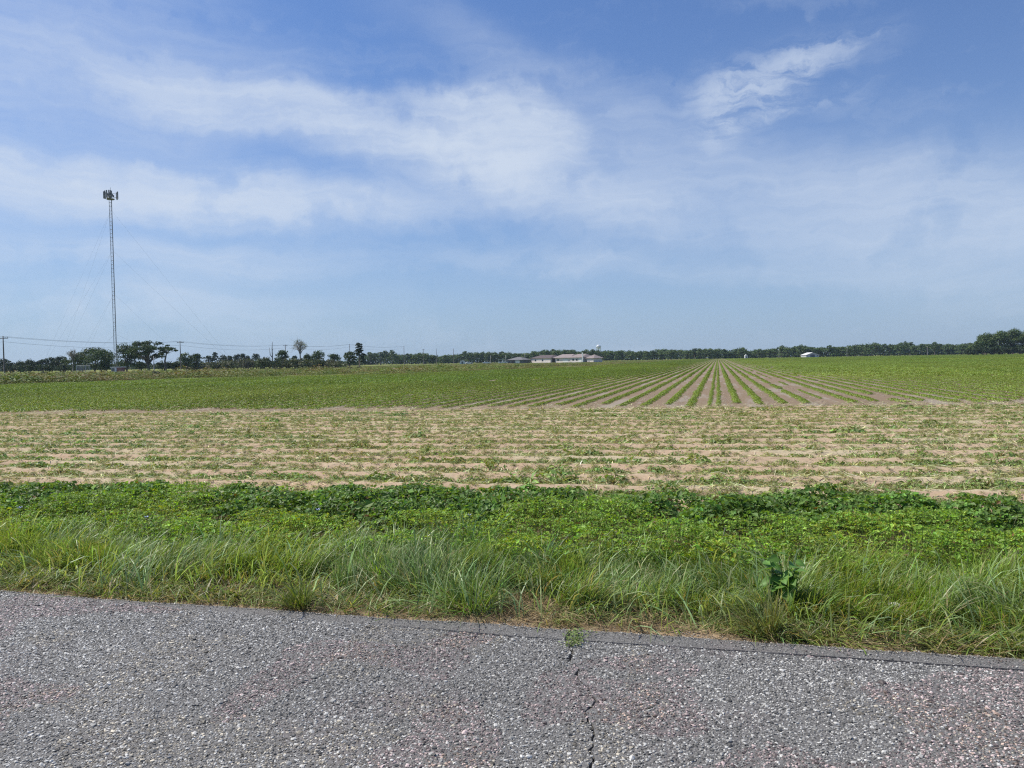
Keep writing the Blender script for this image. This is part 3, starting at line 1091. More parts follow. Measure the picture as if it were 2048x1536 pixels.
# small creeping weed rooted where the crack meets the edge
r = ray(1150, 1283)
k = -CAM_H / r.z
cwd = thing('creeping_weed', 'small pale green creeping weed rooted in the crack at the asphalt edge', 'weed', (r.x * k, r.y * k, 0.0))
n = 170
c = np.stack([RNG.normal(0, 0.035, n), RNG.uniform(-0.10, 0.16, n), RNG.uniform(0.004, 0.03, n)], -1)
V, F, T = leaves(c, np.stack([RNG.normal(0, 0.3, n), RNG.normal(0, 0.3, n), np.ones(n)], -1), RNG.uniform(0.012, 0.022, n), RNG.uniform(0.010, 0.016, n),
                 tints(n, (0.22, 0.30, 0.09), 0.2, 0.06))
link('foliage', np_mesh('creeper_leaves', V, F, M_WEED, T), cwd)
mb = MB()
for q in range(6):
    a = q * 1.05
    mb.tube([(0, 0.0, 0.004), (0.02 * math.cos(a), 0.05 * math.sin(a) + 0.02, 0.012), (0.045 * math.cos(a), 0.10 * math.sin(a) + 0.03, 0.008)], 0.0018, 4)
mb.build('stem', M_STEM, cwd)

# pale stone lying in the grass
mst = plain('pale_stone', (0.50, 0.48, 0.44), 0.8)
r = ray(1789, 1220)
k = -CAM_H / r.z
bm = bmesh.new()
bmesh.ops.create_icosphere(bm, subdivisions=2, radius=0.03)
for v in bm.verts:
    q = 1 + 0.25 * (vnoise(np.array([v.co.x]), np.array([v.co.y + v.co.z]), 0.02, 7)[0] - 0.5)
    v.co = Vector((v.co.x * 1.2 * q, v.co.y * 0.9 * q, v.co.z * 0.65 * q))
me = bpy.data.meshes.new('stone')
bm.to_mesh(me)
bm.free()
me.materials.append(mst)
tag(link('stone', me, None, (r.x * k, r.y * k, 0.03)), 'small pale stone lying in flattened grass right of the broadleaf weed', 'stone')

# pale blue flowers in the weeds
M_PET = plain('petal', (0.50, 0.56, 0.80), 0.6)
for (px, py, lab) in ((636, 1022, 'pale blue flower among lime green weeds left of centre'), (293, 1037, 'pale blue flower above the grass in the left part of the verge'),
                      (938, 1033, 'pale blue flower in the weeds near the middle of the verge'), (40, 1018, 'pale blue flower in the weeds at the far left')):
    p_ = at(px, 7.0 - 0.0, py)
    fl = thing('flower', lab, 'flower', (p_.x, p_.y, 0))
    hz = max(p_.z, 0.15)
    mb = MB()
    mb.tube([(0, 0, 0), (0.01, 0, hz * 0.6), (0, 0, hz)], 0.003, 4)
    mb.build('stem', M_STEM, fl)
    me = MB()
    pet = [(0, 0, 0), (0.012, 0.014, 0.006), (0, 0.034, 0.008), (-0.012, 0.014, 0.006)]
    me.add(pet, [(0, 1, 2, 3)])
    pm = me.mesh('petal', M_PET)
    for q in range(5):
        o = link('petal', pm, fl, (0, 0, hz))
        o.rotation_euler = Euler((0.5, 0, q * 1.2566 + px))

# pale dead stems standing in the weeds
for (px, py, hh, lab) in ((1443, 1070, 0.22, 'pale dead plant stalk standing at the front of the weeds right of the middle'), (1682, 1082, 0.20, 'pale dead plant stalk leaning among weeds near the right side')):
    r = ray(px, py)
    k = -CAM_H / r.z
    mb = MB()
    mb.tube([(0, 0, 0), (0.004, 0, hh * 0.5), (0.03 if px < 1500 else -0.05, 0, hh)], [0.006, 0.005, 0.003], 5)
    tag(mb.build('dead_plant', plain('dead_plant', (0.45, 0.42, 0.34), 0.8), None, (r.x * k * 0.9, r.y * k * 0.9, 0)), lab, 'dead plant')

# ------------------------------------------------------------------ crops
M_CROP = foliage('crop_leaf', rough=0.5, trans=0.28, spec=0.3, inst=True)
M_STRAW = foliage('straw', rough=0.8, trans=0.1, spec=0.1, tmul=(1, 1, 1))


def row_segment(seed, length, n, leaf, wid=0.31, hgt=0.085, base=(0.205, 0.285, 0.050)):
    r = np.random.default_rng(seed)
    y = r.uniform(-length / 2, length / 2, n)
    ww = wid * (0.65 + 0.6 * vnoise(y, 0 * y, 0.35, seed))
    x = r.normal(0, 1, n)
    x = np.clip(x, -2, 2) * ww * 0.30
    hh = hgt * (0.75 + 0.5 * vnoise(y, 0 * y + 3, 0.3, seed + 5)) * np.clip(1 - (x / (ww * 0.75)) ** 2, 0.15, 1)
    z = hh * (0.25 + 0.75 * r.random(n) ** 0.5)
    nr = np.stack([x / wid * 1.5 + r.normal(0, 0.40, n), r.normal(0, 0.40, n), np.abs(r.normal(0.9, 0.3, n))], -1)
    L = leaf * np.exp(r.normal(0, 0.25, n))
    V, F, T = leaves(np.stack([x, y, z], -1), nr, L, L * 0.62, tints(n, base, 0.22, 0.07, r))
    return np_mesh('row_segment_%d' % seed, V, F, M_CROP, T)


def field_rows():
    near = [row_segment(q, 2.1, 520, 0.055) for q in range(8)]
    mid_ = [row_segment(20 + q, 4.2, 480, 0.10) for q in range(6)]
    far = [row_segment(40 + q, 9.0, 330, 0.16, 0.31, 0.075) for q in range(5)]
    sets = [('crop_rows', near, 2.0, 20, 62), ('crop_rows_farther', mid_, 4.0, 62, 190), ('crop_rows_farthest', far, 8.5, 190, 700)]
    for nm, protos, step, d0, d1 in sets:
        pts, sc_, rt, it = [], [], [], []
        ks = np.arange(-190, 760)
        for k in ks:
            X0 = -0.13 + k * RS
            ys = np.arange(10, d1 + 10, step) + RNG.uniform(0, step)
            y = ys
            x = np.full(len(y), X0)
            if k == 0:
                x = np.concatenate([x - 0.15, x + 0.15])
                y = np.concatenate([y, y])
            d = np.hypot(x, y)
            start = 25.9 + 0.145 * x + 0.8 * (vnoise(np.array([X0]), np.array([0.]), 1.5, 6)[0] - 0.5) + step * 0.5
            ok = (d >= d0) & (d < d1) & (y > start) & in_field(x, y) & wedge(x, y, 6 + 0.06 * y)
            if k == 5:
                ok &= RNG.random(len(y)) < 0.62
            if k in (4, 8):
                ok &= RNG.random(len(y)) < 0.92
            gap = fbm(x * 0.7, y, 9.0, 301)
            ok &= ~((gap < 0.20) & (RNG.random(len(y)) < 0.3))
            x, y = x[ok], y[ok]
            if not len(x):
                continue
            pts.append(np.stack([x + RNG.normal(0, 0.015, len(x)), y, np.full(len(x), -0.03)], -1))
            away = np.clip(np.abs(x - 0.5) / 16.0, 0, 1)
            s = (0.86 + 0.22 * away) * (0.86 + 0.3 * fbm(x, y, 14.0, 311)) * RNG.uniform(0.92, 1.08, len(x))
            if k == 0:
                s = s * 0.62
            if k == 5:
                s = s * 0.6
            sc_.append(np.stack([s * 1.0, np.ones(len(x)), s], -1))
            rt.append(np.stack([np.zeros(len(x)), np.zeros(len(x)), RNG.integers(0, 2, len(x)) * math.pi + RNG.normal(0, 0.012, len(x))], -1))
            br = fbm(x, y, 30.0, 321)[:, None]
            br2 = fbm(x, y * 0.3, 5.0, 331)[:, None]
            it.append(np.array([[1.0, 1.0, 1.0]]) * (0.80 + 0.45 * br2) * (1 + 0.30 * (br - 0.5) * np.array([[1.4, 0.4, 0.5]])))
        pts, sc_, rt, it = map(np.concatenate, (pts, sc_, rt, it))
        instancer(nm, pts, protos, rt, sc_, it, RNG.integers(0, len(protos), len(pts)))
        print(nm, len(pts))


field_rows()


def plant_mesh(seed, n, leaf, rad, h, base):
    r = np.random.default_rng(seed)
    a = r.uniform(0, 6.28, n)
    q = rad * np.sqrt(r.random(n))
    z = h * (1 - (q / rad) ** 2 * 0.7) * (0.3 + 0.7 * r.random(n))
    nr = np.stack([np.cos(a) * q / rad + r.normal(0, 0.4, n), np.sin(a) * q / rad + r.normal(0, 0.4, n), np.abs(r.normal(0.8, 0.3, n))], -1)
    L = leaf * np.exp(r.normal(0, 0.3, n))
    V, F, T = leaves(np.stack([q * np.cos(a), q * np.sin(a), z], -1), nr, L, L * 0.55, tints(n, base, 0.25, 0.08, r))
    m_ = 26
    a = r.uniform(0, 6.28, m_)
    V2, F2, T2 = blades(np.zeros((m_, 3)), a, r.uniform(0.06, 0.17, m_), np.full(m_, 0.006), r.uniform(0.6, 1.2, m_), r.uniform(1.2, 1.6, m_),
                        tints(m_, (0.26, 0.25, 0.12), 0.25, 0.05, r), seg=3)
    V, F, T = merge([(V, F, T), (V2, F2, T2)])
    return np_mesh('headland_plant_%d' % seed, V, F, M_CROP, T)


def headland():
    protos = [plant_mesh(60 + q, 70, 0.036, 0.14, 0.085, (0.225, 0.310, 0.085)) for q in range(8)]
    protos += [plant_mesh(70 + q, 40, 0.030, 0.12, 0.05, (0.37, 0.41, 0.17)) for q in range(6)]
    pts, sc_, it, pk = [], [], [], []
    for j in range(NR):
        t_ = (j + 0.55) / NR
        n = int(72 * (13 if j < 5 else 17))
        x = RNG.uniform(-40, 28, n)
        tt = t_ + RNG.normal(0, 0.075 / NR, n)
        y = head_y(x, tt)
        cov_ = fbm(x * 0.8, y * 2.0, 1.7, 401)
        p_ = np.clip((cov_ - 0.36) * 2.4 + 0.68 + 0.9 * np.clip((t_ - 0.5) / 0.3, 0, 1), 0.05, 1.0)
        k = wedge(x, y, 3.0) & (RNG.random(n) < p_)
        x, y, tt, cov_ = x[k], y[k], tt[k], cov_[k]
        n = len(x)
        pts.append(np.stack([x, y, head_z(x, tt)], -1))
        s = np.exp(RNG.normal(-0.12, 0.3, n)) * (0.75 + 0.5 * cov_)
        sc_.append(np.stack([s * 1.15, s, s], -1))
        b_ = fbm(x, y, 4.0, 411)[:, None]
        it.append(np.array([[1, 1, 1]]) * (0.85 + 0.4 * RNG.random((n, 1))) * (1 + (b_ - 0.5) * np.array([[0.7, 0.1, 0.3]])))
        pk.append(np.where(RNG.random(n) < (0.75 if j < 4 else 0.5), RNG.integers(0, 8, n), RNG.integers(8, 14, n)))
    # small scattered weeds between the rows
    n = 170000
    x = RNG.uniform(-40, 28, n)
    tt = RNG.random(n)
    tt = np.where(RNG.random(n) < 0.6, (np.floor(tt * NR) + 0.55 + RNG.normal(0, 0.13, n)) / NR, tt)
    y = head_y(x, tt)
    k = wedge(x, y, 3.0) & (RNG.random(n) < np.clip(fbm(x, y, 2.2, 421) * 1.8 - 0.22 + 0.8 * np.clip((tt - 0.55) / 0.3, 0, 1), 0, 1))
    x, y, tt = x[k], y[k], tt[k]
    n = len(x)
    pts.append(np.stack([x, y, head_z(x, tt)], -1))
    s = RNG.uniform(0.30, 0.65, n)
    sc_.append(np.stack([s, s, s], -1))
    it.append(np.ones((n, 3)) * RNG.uniform(0.8, 1.3, (n, 1)))
    pk.append(RNG.integers(8, 14, n))
    pts, sc_, it, pk = map(np.concatenate, (pts, sc_, it, pk))
    n = len(pts)
    instancer('headland_crop', pts, protos, np.stack([0 * RNG.random(n), 0 * RNG.random(n), RNG.uniform(0, 6.28, n)], -1), sc_, it, pk)
    print('headland', n)
    # straw and stalk residue
    n = 220000
    x = RNG.uniform(-38, 26, n)
    tt = RNG.uniform(0, 1.12, n)
    y = head_y(x, tt)
    k = wedge(x, y, 2.0) & (RNG.random(n) < np.clip(fbm(x, y * 2, 1.5, 431) * 2 - 0.4, 0.1, 1))
    x, y, tt = x[k], y[k], tt[k]
    n = len(x)
    x2 = RNG.uniform(-22, 22, 40000)
    y2 = 25.2 + 0.145 * x2 + RNG.exponential(11, 40000)
    ph = ((x2 + 0.13) / RS) % 2
    k = (np.abs(ph - 0.5) < 0.33) & (y2 < 60)
    x2, y2 = x2[k], y2[k]
    P1 = np.concatenate([np.stack([x, y, head_z(x, tt) + 0.012], -1), np.stack([x2, y2, np.full(len(x2), -0.012)], -1)])
    tt_ = np.concatenate([tints(n, (0.52, 0.50, 0.27), 0.34, 0.08), tints(len(x2), (0.33, 0.29, 0.245), 0.35, 0.05)])
    n = len(P1)
    V, F, T = blades(P1, RNG.uniform(0, 6.28, n), RNG.uniform(0.04, 0.20, n), RNG.uniform(0.006, 0.014, n), RNG.uniform(1.1, 1.55, n), RNG.uniform(1.5, 1.65, n), tt_, seg=2)
    tag(link('straw_residue', np_mesh('straw_residue', V, F, M_STRAW, T)), kind='stuff')


headland()

# ------------------------------------------------------------------ fallow strip left of the field
M_FAL = foliage('fallow_weed', rough=0.6, trans=0.2, spec=0.2, inst=True)


def fallow():
    protos = []
    for q in range(9):
        r = np.random.default_rng(500 + q)
        n = 130
        x, y = r.normal(0, 0.55, n), r.normal(0, 0.55, n)
        z = (0.15 + 0.75 * r.random()) * np.exp(-(x ** 2 + y ** 2) / 0.6) * (0.3 + 0.7 * r.random(n)) * 1.2 + 0.05
        base = [(0.14, 0.19, 0.05), (0.18, 0.19, 0.065), (0.09, 0.135, 0.04), (0.20, 0.175, 0.085)][q % 4]
        V, F, T = leaves(np.stack([x, y, z], -1), np.stack([r.normal(0, .6, n), r.normal(0, .6, n), np.abs(r.normal(.7, .3, n))], -1), r.uniform(0.10, 0.26, n), r.uniform(0.06, 0.14, n), tints(n, base, 0.25, 0.08, r))
        protos.append(np_mesh('fallow_%d' % q, V, F, M_FAL, T))
    n = 26000
    y = 60 + 540 * RNG.random(n) ** 1.7
    ex = np.interp(y, [p[1] for p in EDGE], [p[0] for p in EDGE])
    x = ex - 2.5 - (170 + ex + 8) * RNG.random(n) ** 1.15 - 0.0
    dens = fbm(x, y, 12.0, 511)
    edge_d = ex - x
    k = wedge(x, y, 12) & (RNG.random(n) < np.clip(dens * 1.8 - 0.35, 0.05, 1)) & (x > -185)
    x, y, edge_d, dens = x[k], y[k], edge_d[k], dens[k]
    n = len(x)
    s = np.exp(RNG.normal(0, 0.35, n)) * np.where(edge_d < 14, 0.45, 0.62) * (0.6 + 0.8 * dens)
    p_ = RNG.integers(0, 9, n)
    it = np.ones((n, 3)) * (0.7 + 0.7 * fbm(x, y, 25, 521))[:, None]
    instancer('fallow_weeds', np.stack([x, y, np.full(n, -0.08)], -1), protos, np.stack([0 * x, 0 * x, RNG.uniform(0, 6.28, n)], -1),
              np.stack([s * 1.9, s * 1.9, s * np.clip(1.2 - y / 330, 0.30, 1)], -1), it * 1.05, p_)
    # bare reddish soil along the field border
    mb = MB()
    L_ = [(x, y) for x, y in EDGE]
    A = [(x + 0.5, y, -0.05) for x, y in L_]
    Bv = [(x - 3.5 - 1.5 * math.sin(i_ * 2.1), y + 2.0, -0.05) for i_, (x, y) in enumerate(L_)]
    mb.add(A + Bv, [(i_, i_ + 1, len(L_) + i_ + 1, len(L_) + i_) for i_ in range(len(L_) - 1)])
    tag(mb.build('bare_border', soil_mat('border_soil', 0.3, 0.50, True)), kind='structure')
    # paved lane along the utility poles
    mb = MB()
    mb.add([(-180, 20, -0.06), (-174.5, 20, -0.06), (-184.5, 700, -0.06), (-190, 700, -0.06)], [(0, 1, 2, 3)])
    tag(mb.build('far_road', plain('far_asphalt', (0.22, 0.215, 0.21), 0.8, scale=0.4)), kind='structure')


fallow()

# ------------------------------------------------------------------ trees
M_TREE = foliage('tree_leaf', rough=0.55, trans=0.16, spec=0.25)
M_BARK = plain('bark', (0.13, 0.105, 0.085), 0.9, var=0.3, scale=2.0)
M_DEADBARK = plain('grey_bark', (0.20, 0.19, 0.17), 0.9, var=0.25, scale=2.0)


def crown_cloud(rng, clumps, n, leaf, base, shell=0.55):
    """leaf faces spread through the shells of many clumps"""
    vol = np.array([c[1][0] * c[1][1] + c[1][0] * c[1][2] for c in clumps])
    cnt = rng.multinomial(n, vol / vol.sum())
    cen, nr, tt, ln = [], [], [], []
    for (c, r), k in zip(clumps, cnt):
        if not k:
            continue
        d = rng.normal(size=(k, 3))
        d /= np.linalg.norm(d, axis=1, keepdims=True)
        d[:, 2] = np.where(d[:, 2] < -0.35, -d[:, 2] * 0.4, d[:, 2])
        q = shell + (1 - shell) * rng.random(k) ** 0.6
        q = q * np.exp(rng.normal(0, 0.09, k))
        cen.append(np.array(c) + d * np.array(r) * q[:, None])
        nr.append(d + rng.normal(0, 0.55, (k, 3)) + np.array([0, 0, 0.25]))
        tt.append(tints(k, np.array(base) * math.exp(rng.normal(0, 0.14)), 0.2, 0.06, rng))
        ln.append(leaf * np.exp(rng.normal(0, 0.3, k)))
    cen, nr, tt, ln = map(np.concatenate, (cen, nr, tt, ln))
    return leaves(cen, nr, ln, ln * 0.72, tt, fold=0.25)


TREE_N = {}


def tree_meshes(kind, h, wd, seed, n=1500, leaf=0.42, base=(0.045, 0.075, 0.028)):
    """(trunk mesh, crown mesh) of a tree of height h and crown width wd"""
    rng = np.random.default_rng(seed)
    tb = MB()
    R = wd / 2
    clumps = []
    if kind == 'round':
        nc = 15
        tr = h * rng.uniform(0.12, 0.2)
        tb.tube([(0, 0, -0.3), (0.05 * R, 0, tr), (0, 0.05 * R, h * 0.55)], [0.035 * h, 0.025 * h, 0.01 * h], 7)
        for q in range(nc):
            a, e = rng.uniform(0, 6.28), rng.uniform(-0.25, 1.45)
            rr = rng.uniform(0.45, 0.78)
            c = (R * rr * math.cos(a) * math.cos(e), R * rr * math.sin(a) * math.cos(e), h * 0.50 + h * 0.36 * rr * math.sin(e) * 1.25)
            s = R * rng.uniform(0.30, 0.46)
            clumps.append((c, (s, s, min(s * 0.85, h * 0.2))))
            tb.tube([(0, 0, tr), (c[0] * 0.5, c[1] * 0.5, (tr + c[2]) * 0.52), c], [0.015 * h, 0.010 * h, 0.003 * h], 5)
        clumps.append(((0, 0, h * 0.45), (R * 0.7, R * 0.7, h * 0.33)))
        clumps.append(((0, 0, h * 0.22), (R * 0.85, R * 0.85, h * 0.18)))
    elif kind == 'spread':                                      # open spreading oak with flat plates of foliage and gaps
        tr = h * 0.20
        tb.tube([(0, 0, -0.3), (0.1, 0, tr * 0.6), (0, 0, tr)], [0.05 * h, 0.036 * h, 0.034 * h], 8)
        for q in range(30):
            a = q * 2.4 + rng.normal(0, 0.3)
            rr = math.sqrt((q + 0.6) / 30) * R * 0.88
            zz = h * (0.90 - 0.36 * (rr / R) ** 2 - 0.42 * rng.random() ** 1.4)
            s = R * rng.uniform(0.20, 0.32)
            clumps.append(((rr * math.cos(a), rr * math.sin(a), zz), (s, s, s * 0.62)))
            tb.tube([(0, 0, tr * rng.uniform(0.8, 1.0)), (rr * 0.35 * math.cos(a), rr * 0.35 * math.sin(a), tr + (zz - tr) * 0.6), (rr * math.cos(a), rr * math.sin(a), zz)],
                    [0.020 * h, 0.012 * h, 0.004 * h], 5)
    elif kind == 'umbrella':                                    # leaning small tree, crown only at the top
        tb.tube([(0, 0, -0.3), (-0.1 * R, 0, h * 0.35), (0.15 * R, 0, h * 0.7), (0.3 * R, 0, h * 0.85)], [0.035 * h, 0.028 * h, 0.018 * h, 0.008 * h], 7)
        for q in range(11):
            a = q * 2.4
            rr = R * math.sqrt(q / 11) * 0.85
            c = (0.25 * R + rr * math.cos(a), rr * math.sin(a), h * (0.90 - 0.22 * (rr / R) - 0.06 * rng.random()))
            s = R * rng.uniform(0.22, 0.34)
            clumps.append((c, (s, s, s * 0.5)))
            tb.tube([(0.12 * R, 0, h * 0.62), c], [0.012 * h, 0.004 * h], 5)
    elif kind == 'pine':
        tb.tube([(0, 0, -0.3), (0, 0, h * 0.5), (0.02 * h, 0, h * 0.97)], [0.022 * h, 0.016 * h, 0.005 * h], 6)
        for q in range(16):
            f_ = 0.45 + 0.52 * q / 15
            a = q * 2.4 + rng.normal(0, 0.4)
            rr = R * (1.12 - f_) * 1.5 * rng.uniform(0.5, 1.0)
            c = (rr * math.cos(a), rr * math.sin(a), h * f_)
            s = R * rng.uniform(0.28, 0.42)
            clumps.append((c, (s, s, s * 0.55)))
            tb.tube([(0, 0, h * (f_ - 0.05)), c], [0.006 * h, 0.002 * h], 4)
    elif kind == 'palmlike':                                    # dark pine with shaggy pointed branch ends
        tb.tube([(0, 0, -0.3), (0, 0, h * 0.95)], [0.03 * h, 0.006 * h], 6)
        for q in range(26):
            f_ = 0.18 + 0.80 * q / 25
            a = q * 2.4 + rng.normal(0, 0.4)
            rr = R * (1.2 - f_) * 1.05 * rng.uniform(0.6, 1.0)
            c = (rr * math.cos(a), rr * math.sin(a), h * f_ + 0.1 * rr)
            s = R * rng.uniform(0.20, 0.34)
            clumps.append((c, (s, s, s * 0.6)))
            tb.tube([(0, 0, h * (f_ - 0.06)), c], [0.007 * h, 0.002 * h], 4)
    elif kind == 'shrub':
        for q in range(11):
            a = rng.uniform(0, 6.28)
            rr = R * math.sqrt(rng.random()) * 0.8
            c = (rr * math.cos(a), rr * math.sin(a) * 0.8, h * (0.30 + 0.45 * rng.random() * (1 - 0.5 * rr / R)))
            s = R * rng.uniform(0.25, 0.42)
            clumps.append((c, (s, s, min(s, h * 0.3))))
            tb.tube([(rr * 0.2 * math.cos(a), rr * 0.2 * math.sin(a), -0.2), c], [0.03 * h, 0.01 * h], 4)
        clumps.append(((0, 0, h * 0.3), (R * 0.8, R * 0.7, h * 0.35)))
    elif kind == 'bare':                                        # nearly leafless crown of fine twigs
        tr = h * 0.40
        tb.tube([(0, 0, -0.3), (0.02 * h, 0, tr), (0, 0, h * 0.72)], [0.026 * h, 0.02 * h, 0.008 * h], 6)
        for q in range(34):
            a = q * 2.4
            e = rng.uniform(0.1, 1.35)
            st = Vector((0, 0, tr + (h * 0.3) * rng.random()))
            ln_ = R * rng.uniform(0.6, 1.0)
            en = Vector((ln_ * math.cos(a) * math.cos(e), ln_ * math.sin(a) * math.cos(e), h * 0.63 + h * 0.34 * math.sin(e) * rng.uniform(0.6, 1.0)))
            md = st.lerp(en, 0.5) + Vector((0, 0, 0.03 * h))
            tb.tube([st, md, en], [0.009 * h, 0.006 * h, 0.003 * h], 4)
            for u in range(4):
                d = Vector(rng.normal(size=3)) * R * 0.22
                tb.tube([md.lerp(en, rng.random()), en + d], [0.004 * h, 0.002 * h], 3)
            clumps.append((tuple(en), (R * 0.22, R * 0.22, R * 0.20)))
    elif kind == 'snag':
        tb.tube([(0, 0, -0.3), (0.05, 0, h * 0.4), (0.0, 0, h * 0.75), (0.02 * h, 0, h)], [0.024 * h, 0.020 * h, 0.014 * h, 0.006 * h], 7)
        tb.tube([(0, 0, h * 0.42), (-0.08 * h, 0, h * 0.52), (-0.10 * h, 0, h * 0.78)], [0.016 * h, 0.013 * h, 0.005 * h], 6)
        tb.tube([(0, 0, h * 0.66), (0.05 * h, 0.02, h * 0.74)], [0.010 * h, 0.004 * h], 5)
        return tb.mesh('trunk', M_DEADBARK, True), None
    V, F, T = crown_cloud(rng, clumps, n, leaf, base, 0.8 if kind == 'bare' else 0.5)
    return (tb.mesh('trunk', M_DEADBARK if kind == 'bare' else M_BARK, True), np_mesh('crown', V, F, M_TREE, T))


def put_tree(name, label, loc, meshes, rz=0.0, scale=(1, 1, 1), group=None, cat='tree'):
    root = thing(name, label, cat, loc, rz, group)
    root.scale = scale
    link('trunk' if cat == 'tree' else 'stem', meshes[0], root)
    if meshes[1]:
        link('crown' if cat == 'tree' else 'foliage', meshes[1], root)
    return root


def ptree(name, label, px, top, depth, wpx, kind, seed, n=1500, leaf=0.42, base=(0.030, 0.052, 0.024), group=None, cat='tree', rz=None):
    p_ = at(px, depth)
    h = at(px, depth, top).z + 0.08
    wd = wpx * depth / F_PX
    p_.z = -0.08
    return put_tree(name, label, p_, tree_meshes(kind, h, wd, seed, n, leaf, base), RNG.uniform(0, 6.28) if rz is None else rz, group=group, cat=cat)


DK = (0.072, 0.112, 0.040)
for i_, (px, top, wpx) in enumerate(((12, 716, 40), (40, 721, 34), (62, 719, 34), (84, 717, 32), (104, 714, 36), (122, 709, 32))):
    ptree('hedge_tree', 'rounded tree in the low hedge row left of the dark domed tree', px, top, 340, wpx, 'round', 600 + i_, 900, 0.6, (0.040, 0.066, 0.028), 'hedge row trees at the far left')
for i_, (px, top, wpx) in enumerate(((20, 728, 40), (55, 727, 40), (90, 726, 44), (128, 724, 40), (160, 724, 44), (205, 723, 50), (245, 720, 44), (285, 718, 46), (325, 720, 40), (352, 718, 36))):
    ptree('undergrowth_shrub', 'dark undergrowth shrub ' + ('immediately right of the leftmost utility pole', 'second to the right of the leftmost utility pole', 'right of the hedge row, left of the bare twiggy tree', 'below the bare twiggy tree', 'below the ragged dark tree', 'under the right side of the domed tree', 'directly right of the mast foot', 'at the foot of the spreading oak', 'below the slender umbrella crowned tree', 'directly left of the second utility pole')[i_], px, top, 300, wpx, 'shrub', 620 + i_, 700, 0.55, (0.046, 0.072, 0.030), 'undergrowth shrubs around the mast', 'shrub')
ptree('bare_tree', 'bare twiggy tree sticking out at the left side of the dark domed tree', 146, 698, 282, 26, 'bare', 641, 120, 0.3, (0.09, 0.09, 0.05))
ptree('dark_tree', 'ragged dark tree between the bare twiggy tree and the domed tree', 160, 702, 290, 58, 'round', 642, 2600, 0.45, DK)
ptree('dark_tree', 'broad domed dark tree left of the lattice mast', 190, 694, 284, 88, 'round', 643, 4800, 0.45, DK)
ptree('dark_tree', 'lower dark tree directly right of the broad domed one, beside the mast', 214, 706, 282, 36, 'round', 644, 1500, 0.45, DK)
ptree('dark_tree', 'bushy dark tree directly right of the lattice mast', 254, 685, 275, 64, 'round', 645, 3800, 0.45, DK)
ptree('spreading_tree', 'tallest spreading oak with gaps in its crown right of the mast', 296, 671, 270, 70, 'spread', 646, 5200, 0.42, DK, rz=0.4)
ptree('umbrella_tree', 'slender tree with small umbrella crown right of the spreading oak', 332, 684, 272, 40, 'umbrella', 647, 900, 0.42, DK, rz=0.2)
ptree('dark_tree', 'dark bushy tree just right of the second utility pole', 374, 701, 285, 34, 'round', 648, 1300, 0.45, DK)
ptree('dark_tree', 'rounded dark tree left of the row of small distant trees', 393, 703, 290, 26, 'round', 649, 900, 0.45, DK)
for i_, (px, top, wpx) in enumerate(((417, 707, 22), (430, 705, 18), (447, 708, 24), (460, 712, 16), (475, 705, 20), (487, 708, 18), (495, 708, 16), (512, 709, 26), (531, 714, 20), (590, 712, 18))):
    ptree('distant_tree', ('leftmost small distant tree above the scrub bank', 'small distant pine right of the leftmost distant tree', 'small distant leafy tree in the left of the distant row', 'lowest small distant pine in the left of the distant row', 'tallest small distant leafy tree in the middle of the row', 'small distant pine just right of the tallest distant tree', 'small distant leafy tree second right of the tallest one', 'small distant pine in the right of the distant row', 'broad low distant leafy tree at the right of the row', 'small distant pine between dead trunk and pale leafless tree')[i_], px, top, 520, wpx, ('round', 'pine')[i_ % 2], 660 + i_, 500, 0.8, (0.040, 0.066, 0.034), 'distant trees above the scrub bank')
ptree('dead_snag', 'forked dead tree trunk standing bare among scrub', 545, 683, 296, 20, 'snag', 671, rz=-YAW * 0 + 0.1)
ptree('dark_tree', 'compact dark tree behind the pole right of the dead trunk', 564, 697, 315, 34, 'round', 672, 1500, 0.45, DK)
ptree('pale_bare_tree', 'pale nearly leafless tree with round twiggy crown', 601, 678, 330, 36, 'bare', 673, 520, 0.26, (0.16, 0.20, 0.09))
ptree('dark_tree', 'dark tree at the foot of the pale leafless tree', 617, 706, 325, 26, 'round', 674, 900, 0.45, DK)
ptree('dark_tree', 'dark tree right of the pale leafless tree', 637, 699, 325, 36, 'round', 675, 1400, 0.45, DK)
ptree('dark_tree', 'low wide dark tree midway between the pale leafless tree and shaggy pine', 668, 706, 320, 34, 'round', 676, 1200, 0.45, DK)
ptree('dark_tree', 'dark tree tucked against the left side of the shaggy pine', 699, 697, 296, 30, 'round', 677, 1200, 0.45, DK)
ptree('shaggy_pine', 'shaggy dark pine right of the fourth pole, above the scrub', 719, 687, 292, 30, 'palmlike', 678, 1700, 0.45, (0.036, 0.058, 0.020))
rs = np.random.default_rng(68)
SHM = [tree_meshes('shrub', 3.0, 7.0, 690 + q, 420, 0.55, ((0.125, 0.142, 0.075), (0.145, 0.150, 0.098), (0.105, 0.130, 0.062))[q % 3]) for q in range(6)]
for i_ in range(44):
    px = 372 + 318 * (i_ + rs.random()) / 44
    dp = rs.uniform(285, 320)
    p_ = at(px, dp)
    p_.z = -0.15
    s = rs.uniform(0.8, 1.25)
    hgt = 1.35 * (0.7 + 0.5 * math.sin((px - 372) / 318 * math.pi)) * rs.uniform(0.75, 1.15)
    where = 'left of the forked dead trunk' if px < 470 else 'directly left of the forked dead trunk' if px < 543 else 'between the dead trunk and the pale leafless tree' if px < 600 else 'right of the pale leafless tree' if px < 650 else 'at the foot of the shaggy pine'
    if px < 420:
        where = 'right of the second utility pole'
    put_tree('scrub_bush', 'grey green bush in the scrub bank ' + where, p_, SHM[i_ % 6], rs.uniform(0, 6.28), (s, s, hgt), 'scrub bank bushes ' + where, 'shrub')
